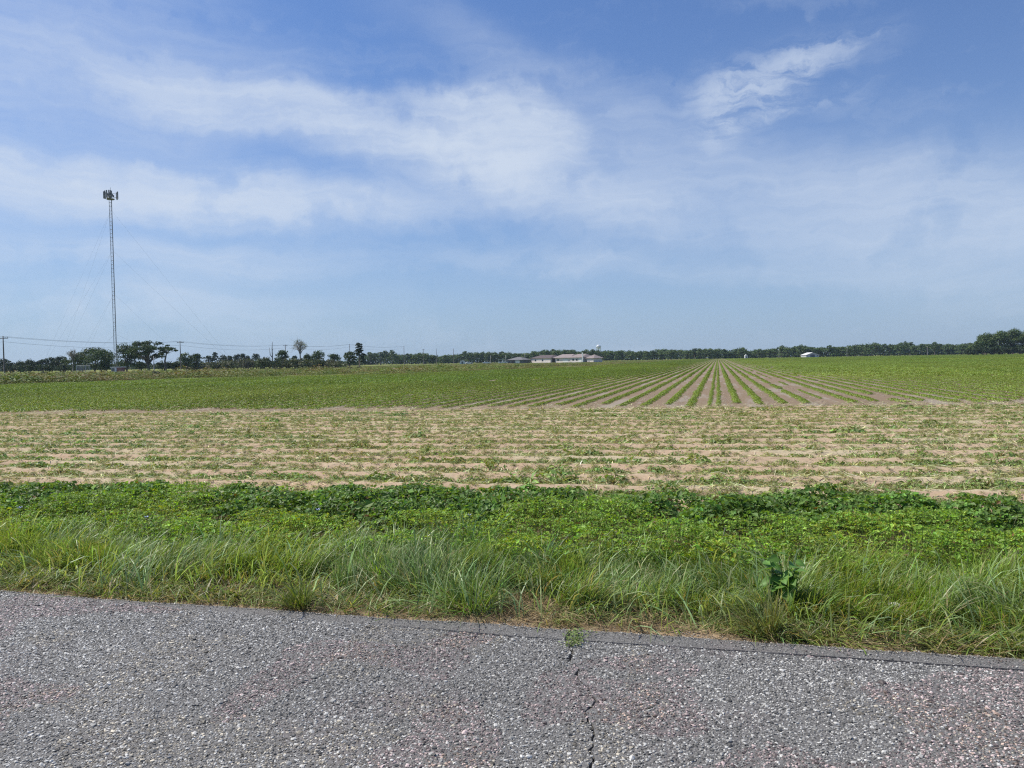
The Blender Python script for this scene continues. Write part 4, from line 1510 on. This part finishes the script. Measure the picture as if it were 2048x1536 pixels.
for i_ in range(26):
    px = 40 + 700 * (i_ + rs.random()) / 26
    p_ = at(px, rs.uniform(150, 240))
    if in_field(np.array([p_.x + 6]), np.array([p_.y]))[0]:
        continue
    p_.z = -0.15
    s = rs.uniform(0.16, 0.30)
    where = 'in front of the hedge row' if px < 140 else 'in front of the mast' if px < 300 else 'in front of the second utility pole' if px < 420 else 'in front of the scrub bank' if px < 560 else 'in front of the pale leafless tree' if px < 650 else 'in front of the shaggy pine'
    put_tree('fallow_bush', 'low dark bush in the weedy fallow strip ' + where, p_, SHM[i_ % 6], rs.uniform(0, 6.28), (s, s, s * 1.4), 'low fallow bushes ' + where, 'shrub')

# the long far treeline
TOPX = [725, 740, 755, 770, 785, 800, 820, 840, 860, 875, 895, 915, 930, 960, 990, 1020, 1045, 1070, 1090, 1110, 1135, 1160, 1200, 1260, 1300, 1320, 1350, 1400, 1440, 1460, 1478, 1495, 1520, 1540, 1567, 1580, 1600, 1640, 1690, 1757, 1770, 1810, 1830, 1867, 1900, 1935, 1990]
TOPY = [708, 704, 706, 703, 701, 706, 708, 702, 708, 709, 708, 707, 703, 702, 703, 703, 705, 700, 698, 697, 697, 700, 699, 699, 701, 695, 697, 696, 695, 702, 692, 701, 696, 696, 688, 693, 688, 693, 690, 683, 688, 682, 688, 684, 687, 686, 686]
TLM = {}
for q in range(8):
    TLM['round', q] = tree_meshes('round', 10.0, 9.0, 720 + q, 900, 0.72, (0.110, 0.165, 0.060))
    TLM['pine', q] = tree_meshes('pine', 10.0, 6.0, 740 + q, 420, 0.75, (0.090, 0.140, 0.056))


def seg_label(px, pine):
    k = 'pine' if pine else 'leafy tree'
    for lim, txt in ((808, 'in the thin line left of the tall pole at the meadow'), (873, 'in the thin line just right of the tall pole at the meadow'),
                     (1010, 'in the wood behind the small white shed and cars'), (1056, 'in the wood behind the grey hip roofed house'),
                     (1122, 'in the wood behind the left half of the long house'), (1184, 'in the wood behind the right half of the long house'),
                     (1300, 'in the even treeline at the foot of the water tower'), (1400, 'in the treeline midway from water tower to white outbuilding'),
                     (1486, 'in the treeline directly left of the tiny white outbuilding'), (1602, 'in the treeline between tiny white outbuilding and white barn'),
                     (1642, 'in the treeline right behind the white barn'), (1694, 'in the treeline between the white barn and the pale pole'),
                     (1744, 'in the treeline between the pale pole and the dark pole'), (1855, 'in the treeline between the dark pole and the last pale pole'),
                     (9999, 'in the treeline between the last pale pole and the nearer wood')):
        if px < lim:
            return 'dark %s %s' % (k, txt)


px = 728.0
i_ = 0
while px < 1990:
    pine = (px < 875 and rs.random() < 0.65) or (px > 1620 and rs.random() < 0.3) or rs.random() < 0.1
    dp = 640 if px < 900 else 700
    dp = dp + rs.uniform(-8, 25)
    top = np.interp(px, TOPX, TOPY) + rs.normal(0.4, 0.75)
    h = at(px, dp, top).z + 0.1
    p_ = at(px, dp)
    p_.z = -0.12
    wd = rs.uniform(9.0, 15.0) * (0.75 if pine else 1.0)
    lab = seg_label(px, pine)
    put_tree('treeline_pine' if pine else 'treeline_tree', lab, p_, TLM['pine' if pine else 'round', i_ % 8], rs.uniform(0, 6.28),
             (wd / (6 if pine else 9), wd / (6 if pine else 9), h / 10), ('pines' if pine else 'leafy trees') + lab[lab.index(' in the '):])
    px += wd * F_PX / dp * rs.uniform(0.42, 0.62)
    i_ += 1
print('treeline', i_)


def wood(nm, px0, px1, depth, rows, step, hmul, seed, extra=0):
    """the mass of trees behind: too many and too merged to count"""
    rng = np.random.default_rng(seed)
    its = []
    for rrow in range(rows):
        x = px0
        while x < px1:
            dp = depth + rrow * 14 + rng.uniform(-4, 8)
            top = np.interp(x, TOPX, TOPY) + rng.normal(1.5, 1.0) - extra
            h = max(3, (at(x, dp, top).z)) * hmul
            p_ = at(x, dp)
            R = rng.uniform(3.5, 5.5)
            cl = [((p_.x + rng.normal(0, R * 0.3), p_.y + rng.normal(0, R * 0.3), h * f_), (R, R, h * 0.24)) for f_ in (0.06, 0.28, 0.50, 0.72)]
            its.append(crown_cloud(rng, cl, 190, 1.25, (0.070, 0.108, 0.042)))
            x += step * rng.uniform(0.7, 1.2)
    V, F, T = merge(its)
    tag(link(nm, np_mesh(nm, V, F, M_TREE, T)), kind='stuff')


wood('far_wood', 720, 2090, 722, 2, 10, 0.97, 801)
wood('left_far_wood', -260, 730, 560, 1, 14, 0.42, 802)

# the nearer wood at the right edge
for i_, (px, top, wpx, dp, lab) in enumerate(((1946, 688, 26, 470, 'lowest tree at the left tip of the nearer dark wood on the right'),
                                              (1957, 679, 34, 474, 'second tree from the left tip of the nearer dark wood'),
                                              (1972, 664, 44, 478, 'tall shoulder tree where the nearer dark wood steps up'),
                                              (1998, 658, 50, 474, 'tall rounded tree in the middle of the nearer dark wood'),
                                              (2026, 655, 52, 476, 'tallest tree of the nearer dark wood on the right'),
                                              (2056, 659, 54, 472, 'tree cut by the right picture edge in the nearer dark wood'))):
    ptree('dark_wood_tree', lab, px, top, dp, wpx, 'round', 820 + i_, 5200, 0.58, (0.095, 0.145, 0.046))
for i_, (px, top) in enumerate(((1938, 697), (1952, 694), (1968, 690), (1985, 688), (2003, 690), (2021, 688), (2040, 690))):
    ptree('wood_edge_shrub', 'leafy shrub along the foot of the nearer dark wood', px, top, 466, 30, 'shrub', 830 + i_, 800, 0.6, (0.038, 0.062, 0.026), 'shrubs at the foot of the nearer wood', 'shrub')
for i_, px in enumerate((2085, 2120, 2160)):
    ptree('dark_wood_tree', 'tree of the nearer wood beyond the right picture edge', px, 660, 476, 56, 'round', 840 + i_, 1400, 0.8, (0.095, 0.145, 0.046), 'trees of the nearer wood beyond the picture edge')

# ------------------------------------------------------------------ cell mast
M_STEEL = plain('galvanised_steel', (0.16, 0.165, 0.175), 0.55, 0.3, scale=0.5)
M_PANEL = plain('antenna_grey', (0.17, 0.175, 0.185), 0.5, scale=0.8)
MD = 250
bp_ = at(232.5, MD)
topz = at(219, MD, 398).z
mast = thing('cell_mast', 'tall guyed lattice mast with panel antennas on top', 'mast', (bp_.x, bp_.y, -0.1), YAW + 0.12)
FW = 0.40
legs = [(-FW, -0.27), (FW, -0.27), (0, 0.53)]
for x, y in legs:
    MB().tube([(x, y, 0), (x, y, topz)], 0.065, 6).build('mast_leg', M_STEEL, mast)
rm = MB()
for a, c_ in ((0, 1), (1, 2), (2, 0)):
    rm.tube([(*legs[a], 0), (*legs[c_], 0)], 0.04, 5)
rungm = rm.mesh('rung', M_STEEL)
z = 1.25
while z < topz - 0.3:
    link('rung', rungm, mast, (0, 0, z))
    z += 1.25
br = MB()
z = 0.0
flip = 0
while z < topz - 1.3:
    for a, c_ in ((0, 1), (1, 2), (2, 0)):
        p_, q = (a, c_) if flip else (c_, a)
        br.tube([(*legs[p_], z), (*legs[q], z + 1.25)], 0.018, 4, False)
    z += 1.25
    flip = 1 - flip
tag(br.build('bracing', M_STEEL, mast), kind='stuff')
pl = MB()
pl.tube([(0, 0, topz - 0.15), (0, 0, topz + 0.15)], [1.0, 1.25], 12)
pl.build('platform', M_STEEL, mast)
hd = MB()
hd.tube([(0, 0, topz), (0, 0, topz + 2.9)], 0.16, 6)
hd.build('top_pole', M_STEEL, mast)
MB().tube([(0, 0, topz + 2.9), (0, 0, topz + 3.8)], 0.05, 5).build('lightning_rod', M_STEEL, mast)
fr_ = MB()
for zz in (0.75, 1.9):
    for k in range(3):
        a = k * 2.094 + 0.5
        fr_.tube([(0, 0, topz + zz), (1.75 * math.cos(a), 1.75 * math.sin(a), topz + zz)], 0.05, 4)
        b1, b2 = a - 0.52, a + 0.52
        fr_.tube([(1.95 * math.cos(b1), 1.95 * math.sin(b1), topz + zz), (1.95 * math.cos(b2), 1.95 * math.sin(b2), topz + zz)], 0.05, 4)
fr_.build('antenna_frame', M_STEEL, mast)
pm = MB().box(-0.17, 0.17, -0.1, 0.1, -1.15, 1.15).mesh('antenna_panel', M_PANEL)
for k in range(3):
    for j in (-0.50, -0.17, 0.17, 0.50):
        a = k * 2.094 + 0.5 + j
        o = link('antenna_panel', pm, mast, (2.1 * math.cos(a), 2.1 * math.sin(a), topz + 1.35 + 0.12 * math.sin(7 * a)))
        o.rotation_euler = (0, 0, k * 2.094 + 0.5 + math.pi / 2)
rb = MB().box(-0.22, 0.22, -0.14, 0.14, -0.35, 0.35).mesh('radio_unit', M_PANEL)
for k in range(6):
    a = k * 1.047 + 0.2
    o = link('radio_unit', rb, mast, (0.8 * math.cos(a), 0.8 * math.sin(a), topz + 1.0 + 0.5 * (k % 2)))
    o.rotation_euler = (0, 0, a)
M_WIRE = plain('steel_wire', (0.30, 0.31, 0.33), 0.5, scale=0.2)
for k in range(3):
    a = k * 2.094 + 0.35
    for lev, ra in ((0.93, 38), (0.70, 38), (0.45, 24), (0.22, 24)):
        MB().tube([(0.4 * math.cos(a), 0.4 * math.sin(a), topz * lev), (ra * math.cos(a), ra * math.sin(a), 0)], 0.012, 4, False).build('guy_wire', M_WIRE, mast)

# compound at the foot of the mast
M_FENCE = plain('fence_wire', (0.42, 0.44, 0.46), 0.5, 0.3, scale=0.3)
f0, f1 = at(153, 225), at(180, 225)
fn = thing('chain_link_fence', 'grey chain link fence panels left of the mast foot', 'fence', (f0.x, f0.y, -0.1), math.atan2(f1.y - f0.y, f1.x - f0.x))
FL = (f1 - f0).length
pm = MB().tube([(0, 0, 0), (0, 0, 2.5)], 0.06, 6).mesh('post', M_FENCE)
for k in range(4):
    link('post', pm, fn, (FL * k / 3, 0, 0))
for zz in (2.42, 0.15):
    MB().tube([(0, 0, zz), (FL, 0, zz)], 0.035, 5).build('rail', M_FENCE, fn)
for k in range(3):
    mw = MB()
    for q in range(-12, 14):
        x = FL / 3 * k
        for sg in (1, -1):
            a_ = (x + q * 0.19, 0.0)
            x0, x1 = a_[0], a_[0] + 2.2 * 0.5
            zz0, zz1 = (0.2, 2.4) if sg > 0 else (2.4, 0.2)
            c0, c1 = max(x0, x), min(x1, x + FL / 3)
            if c1 - c0 > 0.05:
                l0, l1 = (c0 - x0) / (x1 - x0), (c1 - x0) / (x1 - x0)
                mw.tube([(c0, 0.01 * sg, zz0 + (zz1 - zz0) * l0), (c1, 0.01 * sg, zz0 + (zz1 - zz0) * l1)], 0.016, 3, False)
    tag(mw.build('mesh_panel', M_FENCE, fn), kind='stuff')
M_WHITE = plain('white_paint', (0.74, 0.74, 0.72), 0.5, var=0.06, scale=0.8)
M_REDW = plain('red_brown_wall', (0.24, 0.12, 0.105), 0.8, scale=0.8)
M_DARK = plain('dark_opening', (0.03, 0.03, 0.035), 0.3)
M_GLASS = plain('window_glass', (0.05, 0.06, 0.07), 0.1)


def gable(mb_, x0, x1, y0, y1, z0, z1, ov=0.35, th=0.14):
    """gable roof with its ridge along y"""
    xm = (x0 + x1) / 2
    sl = (z1 - z0) / (xm - x0)
    for s in (-1, 1):
        xe = x0 - ov if s < 0 else x1 + ov
        ze = z0 - ov * sl
        vs = [(xe, y0 - ov, ze), (xm, y0 - ov, z1), (xm, y1 + ov, z1), (xe, y1 + ov, ze)]
        vs += [(x, y, z + th) for x, y, z in vs]
        mb_.add(vs, [(0, 1, 2, 3), (4, 5, 6, 7), (0, 1, 5, 4), (1, 2, 6, 5), (2, 3, 7, 6), (3, 0, 4, 7)])
    return mb_


def hip(mb_, x0, x1, y0, y1, z0, z1, ov=0.5, inset=None, th=0.12):
    x0, x1, y0, y1 = x0 - ov, x1 + ov, y0 - ov, y1 + ov
    ym = (y0 + y1) / 2
    ins = min((y1 - y0) / 2, (x1 - x0) / 2 - 0.2) if inset is None else inset
    vs = [(x0, y0, z0), (x1, y0, z0), (x1, y1, z0), (x0, y1, z0), (x0 + ins, ym, z1), (x1 - ins, ym, z1),
          (x0, y0, z0 - th), (x1, y0, z0 - th), (x1, y1, z0 - th), (x0, y1, z0 - th)]
    return mb_.add(vs, [(0, 1, 5, 4), (1, 2, 5), (2, 3, 4, 5), (3, 0, 4), (0, 6, 7, 1), (1, 7, 8, 2), (2, 8, 9, 3), (3, 9, 6, 0), (6, 9, 8, 7)])


def gable_wall(mb_, x0, x1, y0, y1, z0, z1, zr):
    """walls of a gabled building, gables on the two y faces"""
    xm = (x0 + x1) / 2
    vs = [(x0, y0, z0), (x1, y0, z0), (x1, y0, z1), (xm, y0, zr), (x0, y0, z1), (x0, y1, z0), (x1, y1, z0), (x1, y1, z1), (xm, y1, zr), (x0, y1, z1)]
    return mb_.add(vs, [(0, 1, 2, 3, 4), (5, 9, 8, 7, 6), (0, 4, 9, 5), (1, 6, 7, 2)])


p_ = at(236, 246)
sh = thing('equipment_shed', 'small low shed with white roof and red brown wall at the mast foot', 'shed', (p_.x, p_.y, -0.1), YAW)
MB().box(-1.5, 1.6, -1.2, 1.2, 0, 1.7).build('wall', M_REDW, sh)
MB().box(-1.8, 1.9, -1.5, 1.5, 1.7, 1.9).build('roof', M_WHITE, sh)
MB().box(-0.5, 0.3, -1.26, -1.2, 0.0, 1.4).build('door', M_DARK, sh)
p_ = at(227.5, 243)
cb = thing('equipment_cabinet', 'white equipment cabinet on the left of the shed at the mast foot', 'cabinet', (p_.x, p_.y, -0.1), YAW)
MB().box(-0.6, 0.6, -0.5, 0.5, 0.2, 1.6).build('body', M_WHITE, cb)
MB().box(-0.5, 0.5, -0.54, -0.5, 0.35, 1.5).build('door', M_STEEL, cb)

# ------------------------------------------------------------------ utility poles and their wires
M_WOOD = plain('weathered_pole', (0.15, 0.13, 0.115), 0.9, var=0.2, scale=1.0)
M_PORC = plain('porcelain', (0.35, 0.36, 0.37), 0.3)
PALE = plain('pale_pole', (0.42, 0.40, 0.37), 0.85, scale=1.0)


def pole(label, px, top, depth, arm=2.2, mat=None, group='utility poles along the far road', rad=0.15):
    p_ = at(px, depth)
    h = at(px, depth, top).z + 0.1
    o = thing('utility_pole', label, 'utility pole', (p_.x, p_.y, -0.1), YAW, group)
    MB().tube([(0, 0, 0), (0, 0, h * 0.5), (0, 0, h)], [rad * 1.15, rad, rad * 0.75], 8).build('pole', mat or M_WOOD, o, smooth=True)
    if arm:
        MB().box(-arm / 2, arm / 2, 0.14, 0.26, h - 0.62, h - 0.46).build('crossarm', M_WOOD, o)
        im = MB().tube([(0, 0, 0), (0, 0, 0.16), (0, 0, 0.24)], [0.05, 0.07, 0.03], 6).mesh('insulator', M_PORC)
        for x in (-arm * 0.45, arm * 0.16, arm * 0.45):
            link('insulator', im, o, (x, 0.2, h - 0.46))
    return Vector((p_.x, p_.y, h))


tops = []
tops.append(pole('utility pole left of the picture before the leftmost one in view', -300, 660, 138))
tops.append(pole('utility pole with crossarm at the left picture edge', 8.5, 672, 189))
tops.append(pole('utility pole just right of the slender umbrella crowned tree', 361.5, 682, 256))
tops.append(pole('utility pole right of the forked dead trunk', 571.5, 689, 327, 1.8))
tops.append(pole('utility pole rising over the dark tree left of the shaggy pine', 700, 688, 395, 0))
tops.append(pole('pole standing in front of the thin pines right of the pale meadow', 808.5, 692, 470, 0))
pole('thin pole left of the cluster of two poles before the houses', 847, 698, 520, 1.6, rad=0.17)
pole('thin pole without crossarm midway between meadow and houses', 873, 697, 560, 0, rad=0.17)
pole('thin pole at the edge of the wood left of the grey house', 907.5, 697, 560, 0, rad=0.17)
pole('pale short pole left of the grey hip roofed house', 981.5, 711, 450, 0, PALE, rad=0.13)
pole('pale pole directly left of the grey hip roofed house', 1011.5, 710, 455, 0, PALE, rad=0.13)
pole('pale pole between the grey house and the long house', 1050, 706, 455, 0, PALE, rad=0.13)
pole('pale short pole standing in front of the spreading oak', 308, 712, 240, 0, PALE, rad=0.14)
pole('pale pole in front of the treeline left of the white barn', 1558, 697, 640, 0, PALE, 'poles before the right treeline', 0.10)
pole('pale pole in front of the treeline right of the white barn', 1694, 692, 640, 0, PALE, 'poles before the right treeline', 0.10)
pole('dark pole in front of the treeline between the two pale poles on the right', 1744, 698, 640, 0, M_WOOD, 'poles before the right treeline', 0.10)
pole('pale pole nearest the dark wood at the right', 1854.5, 692, 640, 0, PALE, 'poles before the right treeline', 0.12)
M_CABLE = plain('cable', (0.10, 0.105, 0.115), 0.5, scale=0.1)


def cable(label, dz, dx, sag):
    mb_ = MB()
    off = Vector((math.cos(YAW), math.sin(YAW), 0)) * dx
    pts = []
    for a, c_ in zip(tops[:-1], tops[1:]):
        for k in range(14):
            f_ = k / 14
            pts.append(a.lerp(c_, f_) + off + Vector((0, 0, dz - sag * 4 * f_ * (1 - f_) * (a - c_).length / 75)))
    pts.append(tops[-1] + off + Vector((0, 0, dz)))
    mb_.tube(pts, 0.022, 4, False)
    tag(mb_.build('power_line', M_CABLE), label, 'cable', 'cables along the utility poles')


cable('thin upper power cable strung along the pole tops', -0.25, 0.9, 1.0)
cable('power cable on the left end of the crossarms', -0.25, -0.9, 1.05)
cable('lower sagging cable below the crossarms of the poles', -1.5, 0.1, 1.3)

# ------------------------------------------------------------------ houses, barn, water tower
M_PINKW = plain('pale_brick_wall', (0.74, 0.66, 0.63), 0.8, var=0.08, scale=1.0)
M_ROOFD = plain('dark_brown_shingle', (0.11, 0.085, 0.085), 0.9, var=0.2, scale=1.5)
M_ROOFL = plain('light_brown_shingle', (0.26, 0.215, 0.205), 0.9, var=0.15, scale=1.5)
M_ROOFG = plain('grey_shingle', (0.17, 0.165, 0.17), 0.9, var=0.15, scale=1.5)
M_GREYW = plain('grey_siding', (0.13, 0.14, 0.15), 0.8, var=0.1)


def win(parent, x, y, z0, z1, wd):
    f_ = MB().box(x - wd / 2, x + wd / 2, y - 0.06, y, z0, z1).build('window', M_WHITE, parent)
    MB().box(x - wd / 2 + 0.08, x + wd / 2 - 0.08, y - 0.09, y - 0.06, z0 + 0.08, z1 - 0.08).build('pane', M_GLASS, f_)


HD = 450
U = HD / F_PX
p_ = at(1062, HD)
ho = thing('ranch_house', 'long low pale walled house with brown roofs and white chimney', 'house', (p_.x, p_.y, -0.1), YAW - 1.0)
ho.scale = (1.55, 1.0, 1.0)
MB().box(0.3, 12.6, 0, 9, 0, 2.75).build('wall', M_PINKW, ho)
hip(MB(), 0.3, 12.6, 0, 9, 2.78, 4.5, inset=2.6).build('roof', M_ROOFD, ho)['label'] = 'dark brown left roof'
MB().box(13.6, 22.6, 2.0, 10, 0, 2.7).build('wall', M_PINKW, ho)
hip(MB(), 13.6, 22.6, 2.0, 10, 2.73, 4.7, 0.75, inset=1.8).build('roof', M_ROOFL, ho)
MB().box(23.6, 30.2, 1.0, 9.5, 0, 2.7).build('wall', M_PINKW, ho)
hip(MB(), 23.6, 30.2, 1.0, 9.5, 2.74, 4.6, 0.6, inset=1.5).build('roof', M_ROOFL, ho)
MB().box(31.2, 35.0, 3.0, 9.0, 0, 2.2).build('wall', M_PINKW, ho)
hip(MB(), 31.2, 35.0, 3.0, 9.0, 2.24, 4.1).build('roof', M_ROOFL, ho)
MB().box(12.6, 13.6, 1.2, 3.0, 0, 2.4).build('porch_wall', M_DARK, ho)
MB().box(22.6, 23.6, 2.2, 4.0, 0, 2.4).build('porch_wall', M_DARK, ho)
MB().box(30.7, 31.1, 0.5, 1.0, 0, 5.3).build('chimney', M_WHITE, ho)
MB().box(18.6, 21.6, 1.93, 2.0, 0.05, 2.3).build('garage_door', M_WHITE, ho)
MB().box(28.9, 30.1, 0.93, 1.0, 0.1, 2.4).build('door', M_WHITE, ho)
MB().box(12.8, 13.4, 1.14, 1.2, 0.05, 2.1).build('door', M_ROOFD, ho)
for x, y in ((7.6, 0), (3.0, 0), (15.6, 2.0), (25.4, 1.0), (27.4, 1.0)):
    win(ho, x, y, 1.0, 2.1, 1.1)

p_ = at(1015, HD)
h2 = thing('grey_house', 'small house with grey hip roof and white garage door', 'house', (p_.x, p_.y, -0.6), YAW - 0.6)
h2.scale = (1.04, 1.0, 1.0)
MB().box(0, 10.2, 0, 8.5, 0, 2.5).build('wall', M_GREYW, h2)
hip(MB(), 0, 10.2, 0, 8.5, 2.54, 4.2).build('roof', M_ROOFG, h2)
MB().box(5.4, 8.2, -0.07, 0, 0.05, 2.15).build('garage_door', M_WHITE, h2)
MB().box(3.2, 4.1, -0.07, 0, 0.05, 2.1).build('door', M_ROOFD, h2)
win(h2, 1.5, 0, 0.9, 2.0, 1.2)

p_ = at(925, 470)
sd = thing('white_shed', 'small white shed at the foot of the wood left of the grey house', 'shed', (p_.x, p_.y, -0.1), YAW)
gable_wall(MB(), -1.6, 1.6, -1.2, 1.2, 0, 1.7, 2.5).build('wall', M_WHITE, sd)
gable(MB(), -1.6, 1.6, -1.2, 1.2, 1.7, 2.5, 0.2, 0.08).build('roof', M_ROOFG, sd)
MB().box(-0.5, 0.5, -1.26, -1.2, 0.02, 1.6).build('door', M_GREYW, sd)
p_ = at(1003, 470)
sd = thing('carport', 'open carport with pale roof left of the grey house', 'carport', (p_.x, p_.y, -0.1), YAW)
MB().box(-1.9, 1.9, -2.2, 2.2, 2.5, 2.65).build('roof', M_WHITE, sd)
pm = MB().box(-0.06, 0.06, -0.06, 0.06, 0, 2.5).mesh('post', M_WHITE)
for x in (-1.75, 1.75):
    for y in (-2.0, 2.0):
        link('post', pm, sd, (x, y, 0))

M_CARW = plain('car_paint_white', (0.72, 0.73, 0.74), 0.25, var=0.03)
M_TYRE = plain('tyre', (0.02, 0.02, 0.02), 0.8)
M_RIM = plain('rim', (0.4, 0.4, 0.41), 0.35, 0.6)


def car(label, px, depth, rz, pickup=False):
    p_ = at(px, depth)
    o = thing('parked_car', label, 'car', (p_.x, p_.y, -0.1), rz, 'vehicles parked by the houses')
    prof = [(-2.2, 0.35), (-2.25, 0.8), (-2.1, 0.95), (-1.55, 1.0), (-1.1, 1.45), (0.35, 1.48), (1.1, 1.0), (2.0, 0.88), (2.2, 0.7), (2.2, 0.35)]
    if pickup:
        prof = [(-2.6, 0.5), (-2.65, 1.05), (-0.6, 1.1), (-0.4, 1.75), (0.7, 1.75), (1.2, 1.15), (2.4, 1.05), (2.5, 0.75), (2.5, 0.45)]
    n_ = len(prof)
    vs = [(x, -0.85, z) for x, z in prof] + [(x, 0.85, z) for x, z in prof]
    MB().add(vs, [tuple(range(n_)), tuple(range(2 * n_ - 1, n_ - 1, -1))] + [(k, k + n_, (k + 1) % n_ + n_, (k + 1) % n_) for k in range(n_)]).build('body', M_CARW, o)
    for s in (-1, 1):
        ww = [(-1.0, 1.05), (-0.8, 1.38), (0.3, 1.40), (0.85, 1.05)] if not pickup else [(-0.35, 1.2), (-0.25, 1.65), (0.6, 1.65), (0.95, 1.2)]
        MB().add([(x, s * 0.86, z) for x, z in ww], [(0, 1, 2, 3)]).build('side_window', M_GLASS, o)
    wm = MB().tube([(0, -0.1, 0), (0, 0.1, 0)], 0.33, 12).mesh('tyre', M_TYRE)
    rmm = MB().tube([(0, -0.12, 0), (0, 0.12, 0)], 0.2, 10).mesh('rim', M_RIM)
    for x in (-1.4, 1.4):
        for y in (-0.8, 0.8):
            wh = bpy.data.objects.new('wheel', wm)
            COL.objects.link(wh)
            wh.parent = o
            wh.location = (x, y, 0.33)
            link('rim', rmm, wh)
    return o


car('white car parked right of the small white shed', 938, 455, YAW + 0.2)
car('white car parked midway between the small shed and the grey house', 973, 452, YAW + 0.1)
car('white pickup parked beside the carport left of the grey house', 1006, 448, YAW + 0.1, True)

BD = 640
p_ = at(1625, BD)
ba = thing('white_barn', 'white gabled metal barn in front of the right treeline', 'barn', (p_.x, p_.y, -0.1), YAW - 0.02)
gable_wall(MB(), -5.2, 5.2, 0, 12, 0, 2.0, 3.9).build('wall', plain('barn_metal', (0.52, 0.54, 0.55), 0.6, var=0.08, scale=0.5), ba)
gable(MB(), -5.2, 5.2, 0, 12, 2.04, 3.94, 0.5, 0.15).build('roof', M_WHITE, ba)
MB().box(-1.8, 1.8, -0.08, 0, 0.02, 2.4).build('door', M_GREYW, ba)
win(ba, -4.0, 0, 0.9, 1.8, 1.0)
win(ba, 4.0, 0, 0.9, 1.8, 1.0)
p_ = at(1492, 660)
sd = thing('white_outbuilding', 'tiny white outbuilding at the treeline left of the white barn', 'shed', (p_.x, p_.y, -0.1), YAW)
gable_wall(MB(), -1.1, 1.1, -1, 1, 0, 2.4, 3.2).build('wall', M_WHITE, sd)
gable(MB(), -1.1, 1.1, -1, 1, 2.42, 3.22, 0.15, 0.08).build('roof', M_WHITE, sd)
MB().box(-0.4, 0.4, -1.06, -1.0, 0.02, 1.9).build('door', M_GREYW, sd)

WD_ = 1300
p_ = at(1197.5, WD_)
cz = at(1197.5, WD_, 693.2).z
wt = thing('water_tower', 'white spherical water tower on legs above the treeline', 'water tower', (p_.x, p_.y, -0.1), 0.4)
M_TANK = plain('tank_white', (0.66, 0.68, 0.70), 0.45, var=0.05, scale=0.2)
bm = bmesh.new()
bmesh.ops.create_uvsphere(bm, u_segments=24, v_segments=14, radius=4.0)
for v in bm.verts:
    v.co.z *= 0.86
me = bpy.data.meshes.new('tank')
bm.to_mesh(me)
bm.free()
me.materials.append(M_TANK)
me.polygons.foreach_set('use_smooth', np.full(len(me.polygons), True))
link('tank', me, wt, (0, 0, cz))
for k in range(6):
    a = k * 1.047
    MB().tube([(4.6 * math.cos(a), 4.6 * math.sin(a), 0), (3.7 * math.cos(a), 3.7 * math.sin(a), cz - 0.5)], 0.32, 6).build('leg', M_TANK, wt)
MB().tube([(0, 0, 0), (0, 0, cz - 3)], 0.7, 8).build('riser_pipe', M_TANK, wt)
MB().tube([(4.3 * math.cos(k * 0.35), 4.3 * math.sin(k * 0.35), cz - 0.7) for k in range(19)], 0.14, 5).build('walkway', M_TANK, wt)

# ------------------------------------------------------------------ thin summer haze
hm = bpy.data.materials.new('haze')
hm.use_nodes = True
hm.node_tree.nodes.clear()
t = NT(hm.node_tree)
ho_ = t.n('ShaderNodeOutputMaterial')
pv = t.n('ShaderNodeVolumePrincipled')
pv.inputs['Color'].default_value = (0.62, 0.80, 1.0, 1)
pv.inputs['Density'].default_value = 0.00009
pv.inputs['Anisotropy'].default_value = 0.2
t.l(pv.outputs[0], ho_.inputs['Volume'])
mb = MB().box(-1850, 1850, -1650, 2050, -1.2, 72)
hz_ = mb.build('haze', hm)
tag(hz_, kind='stuff')
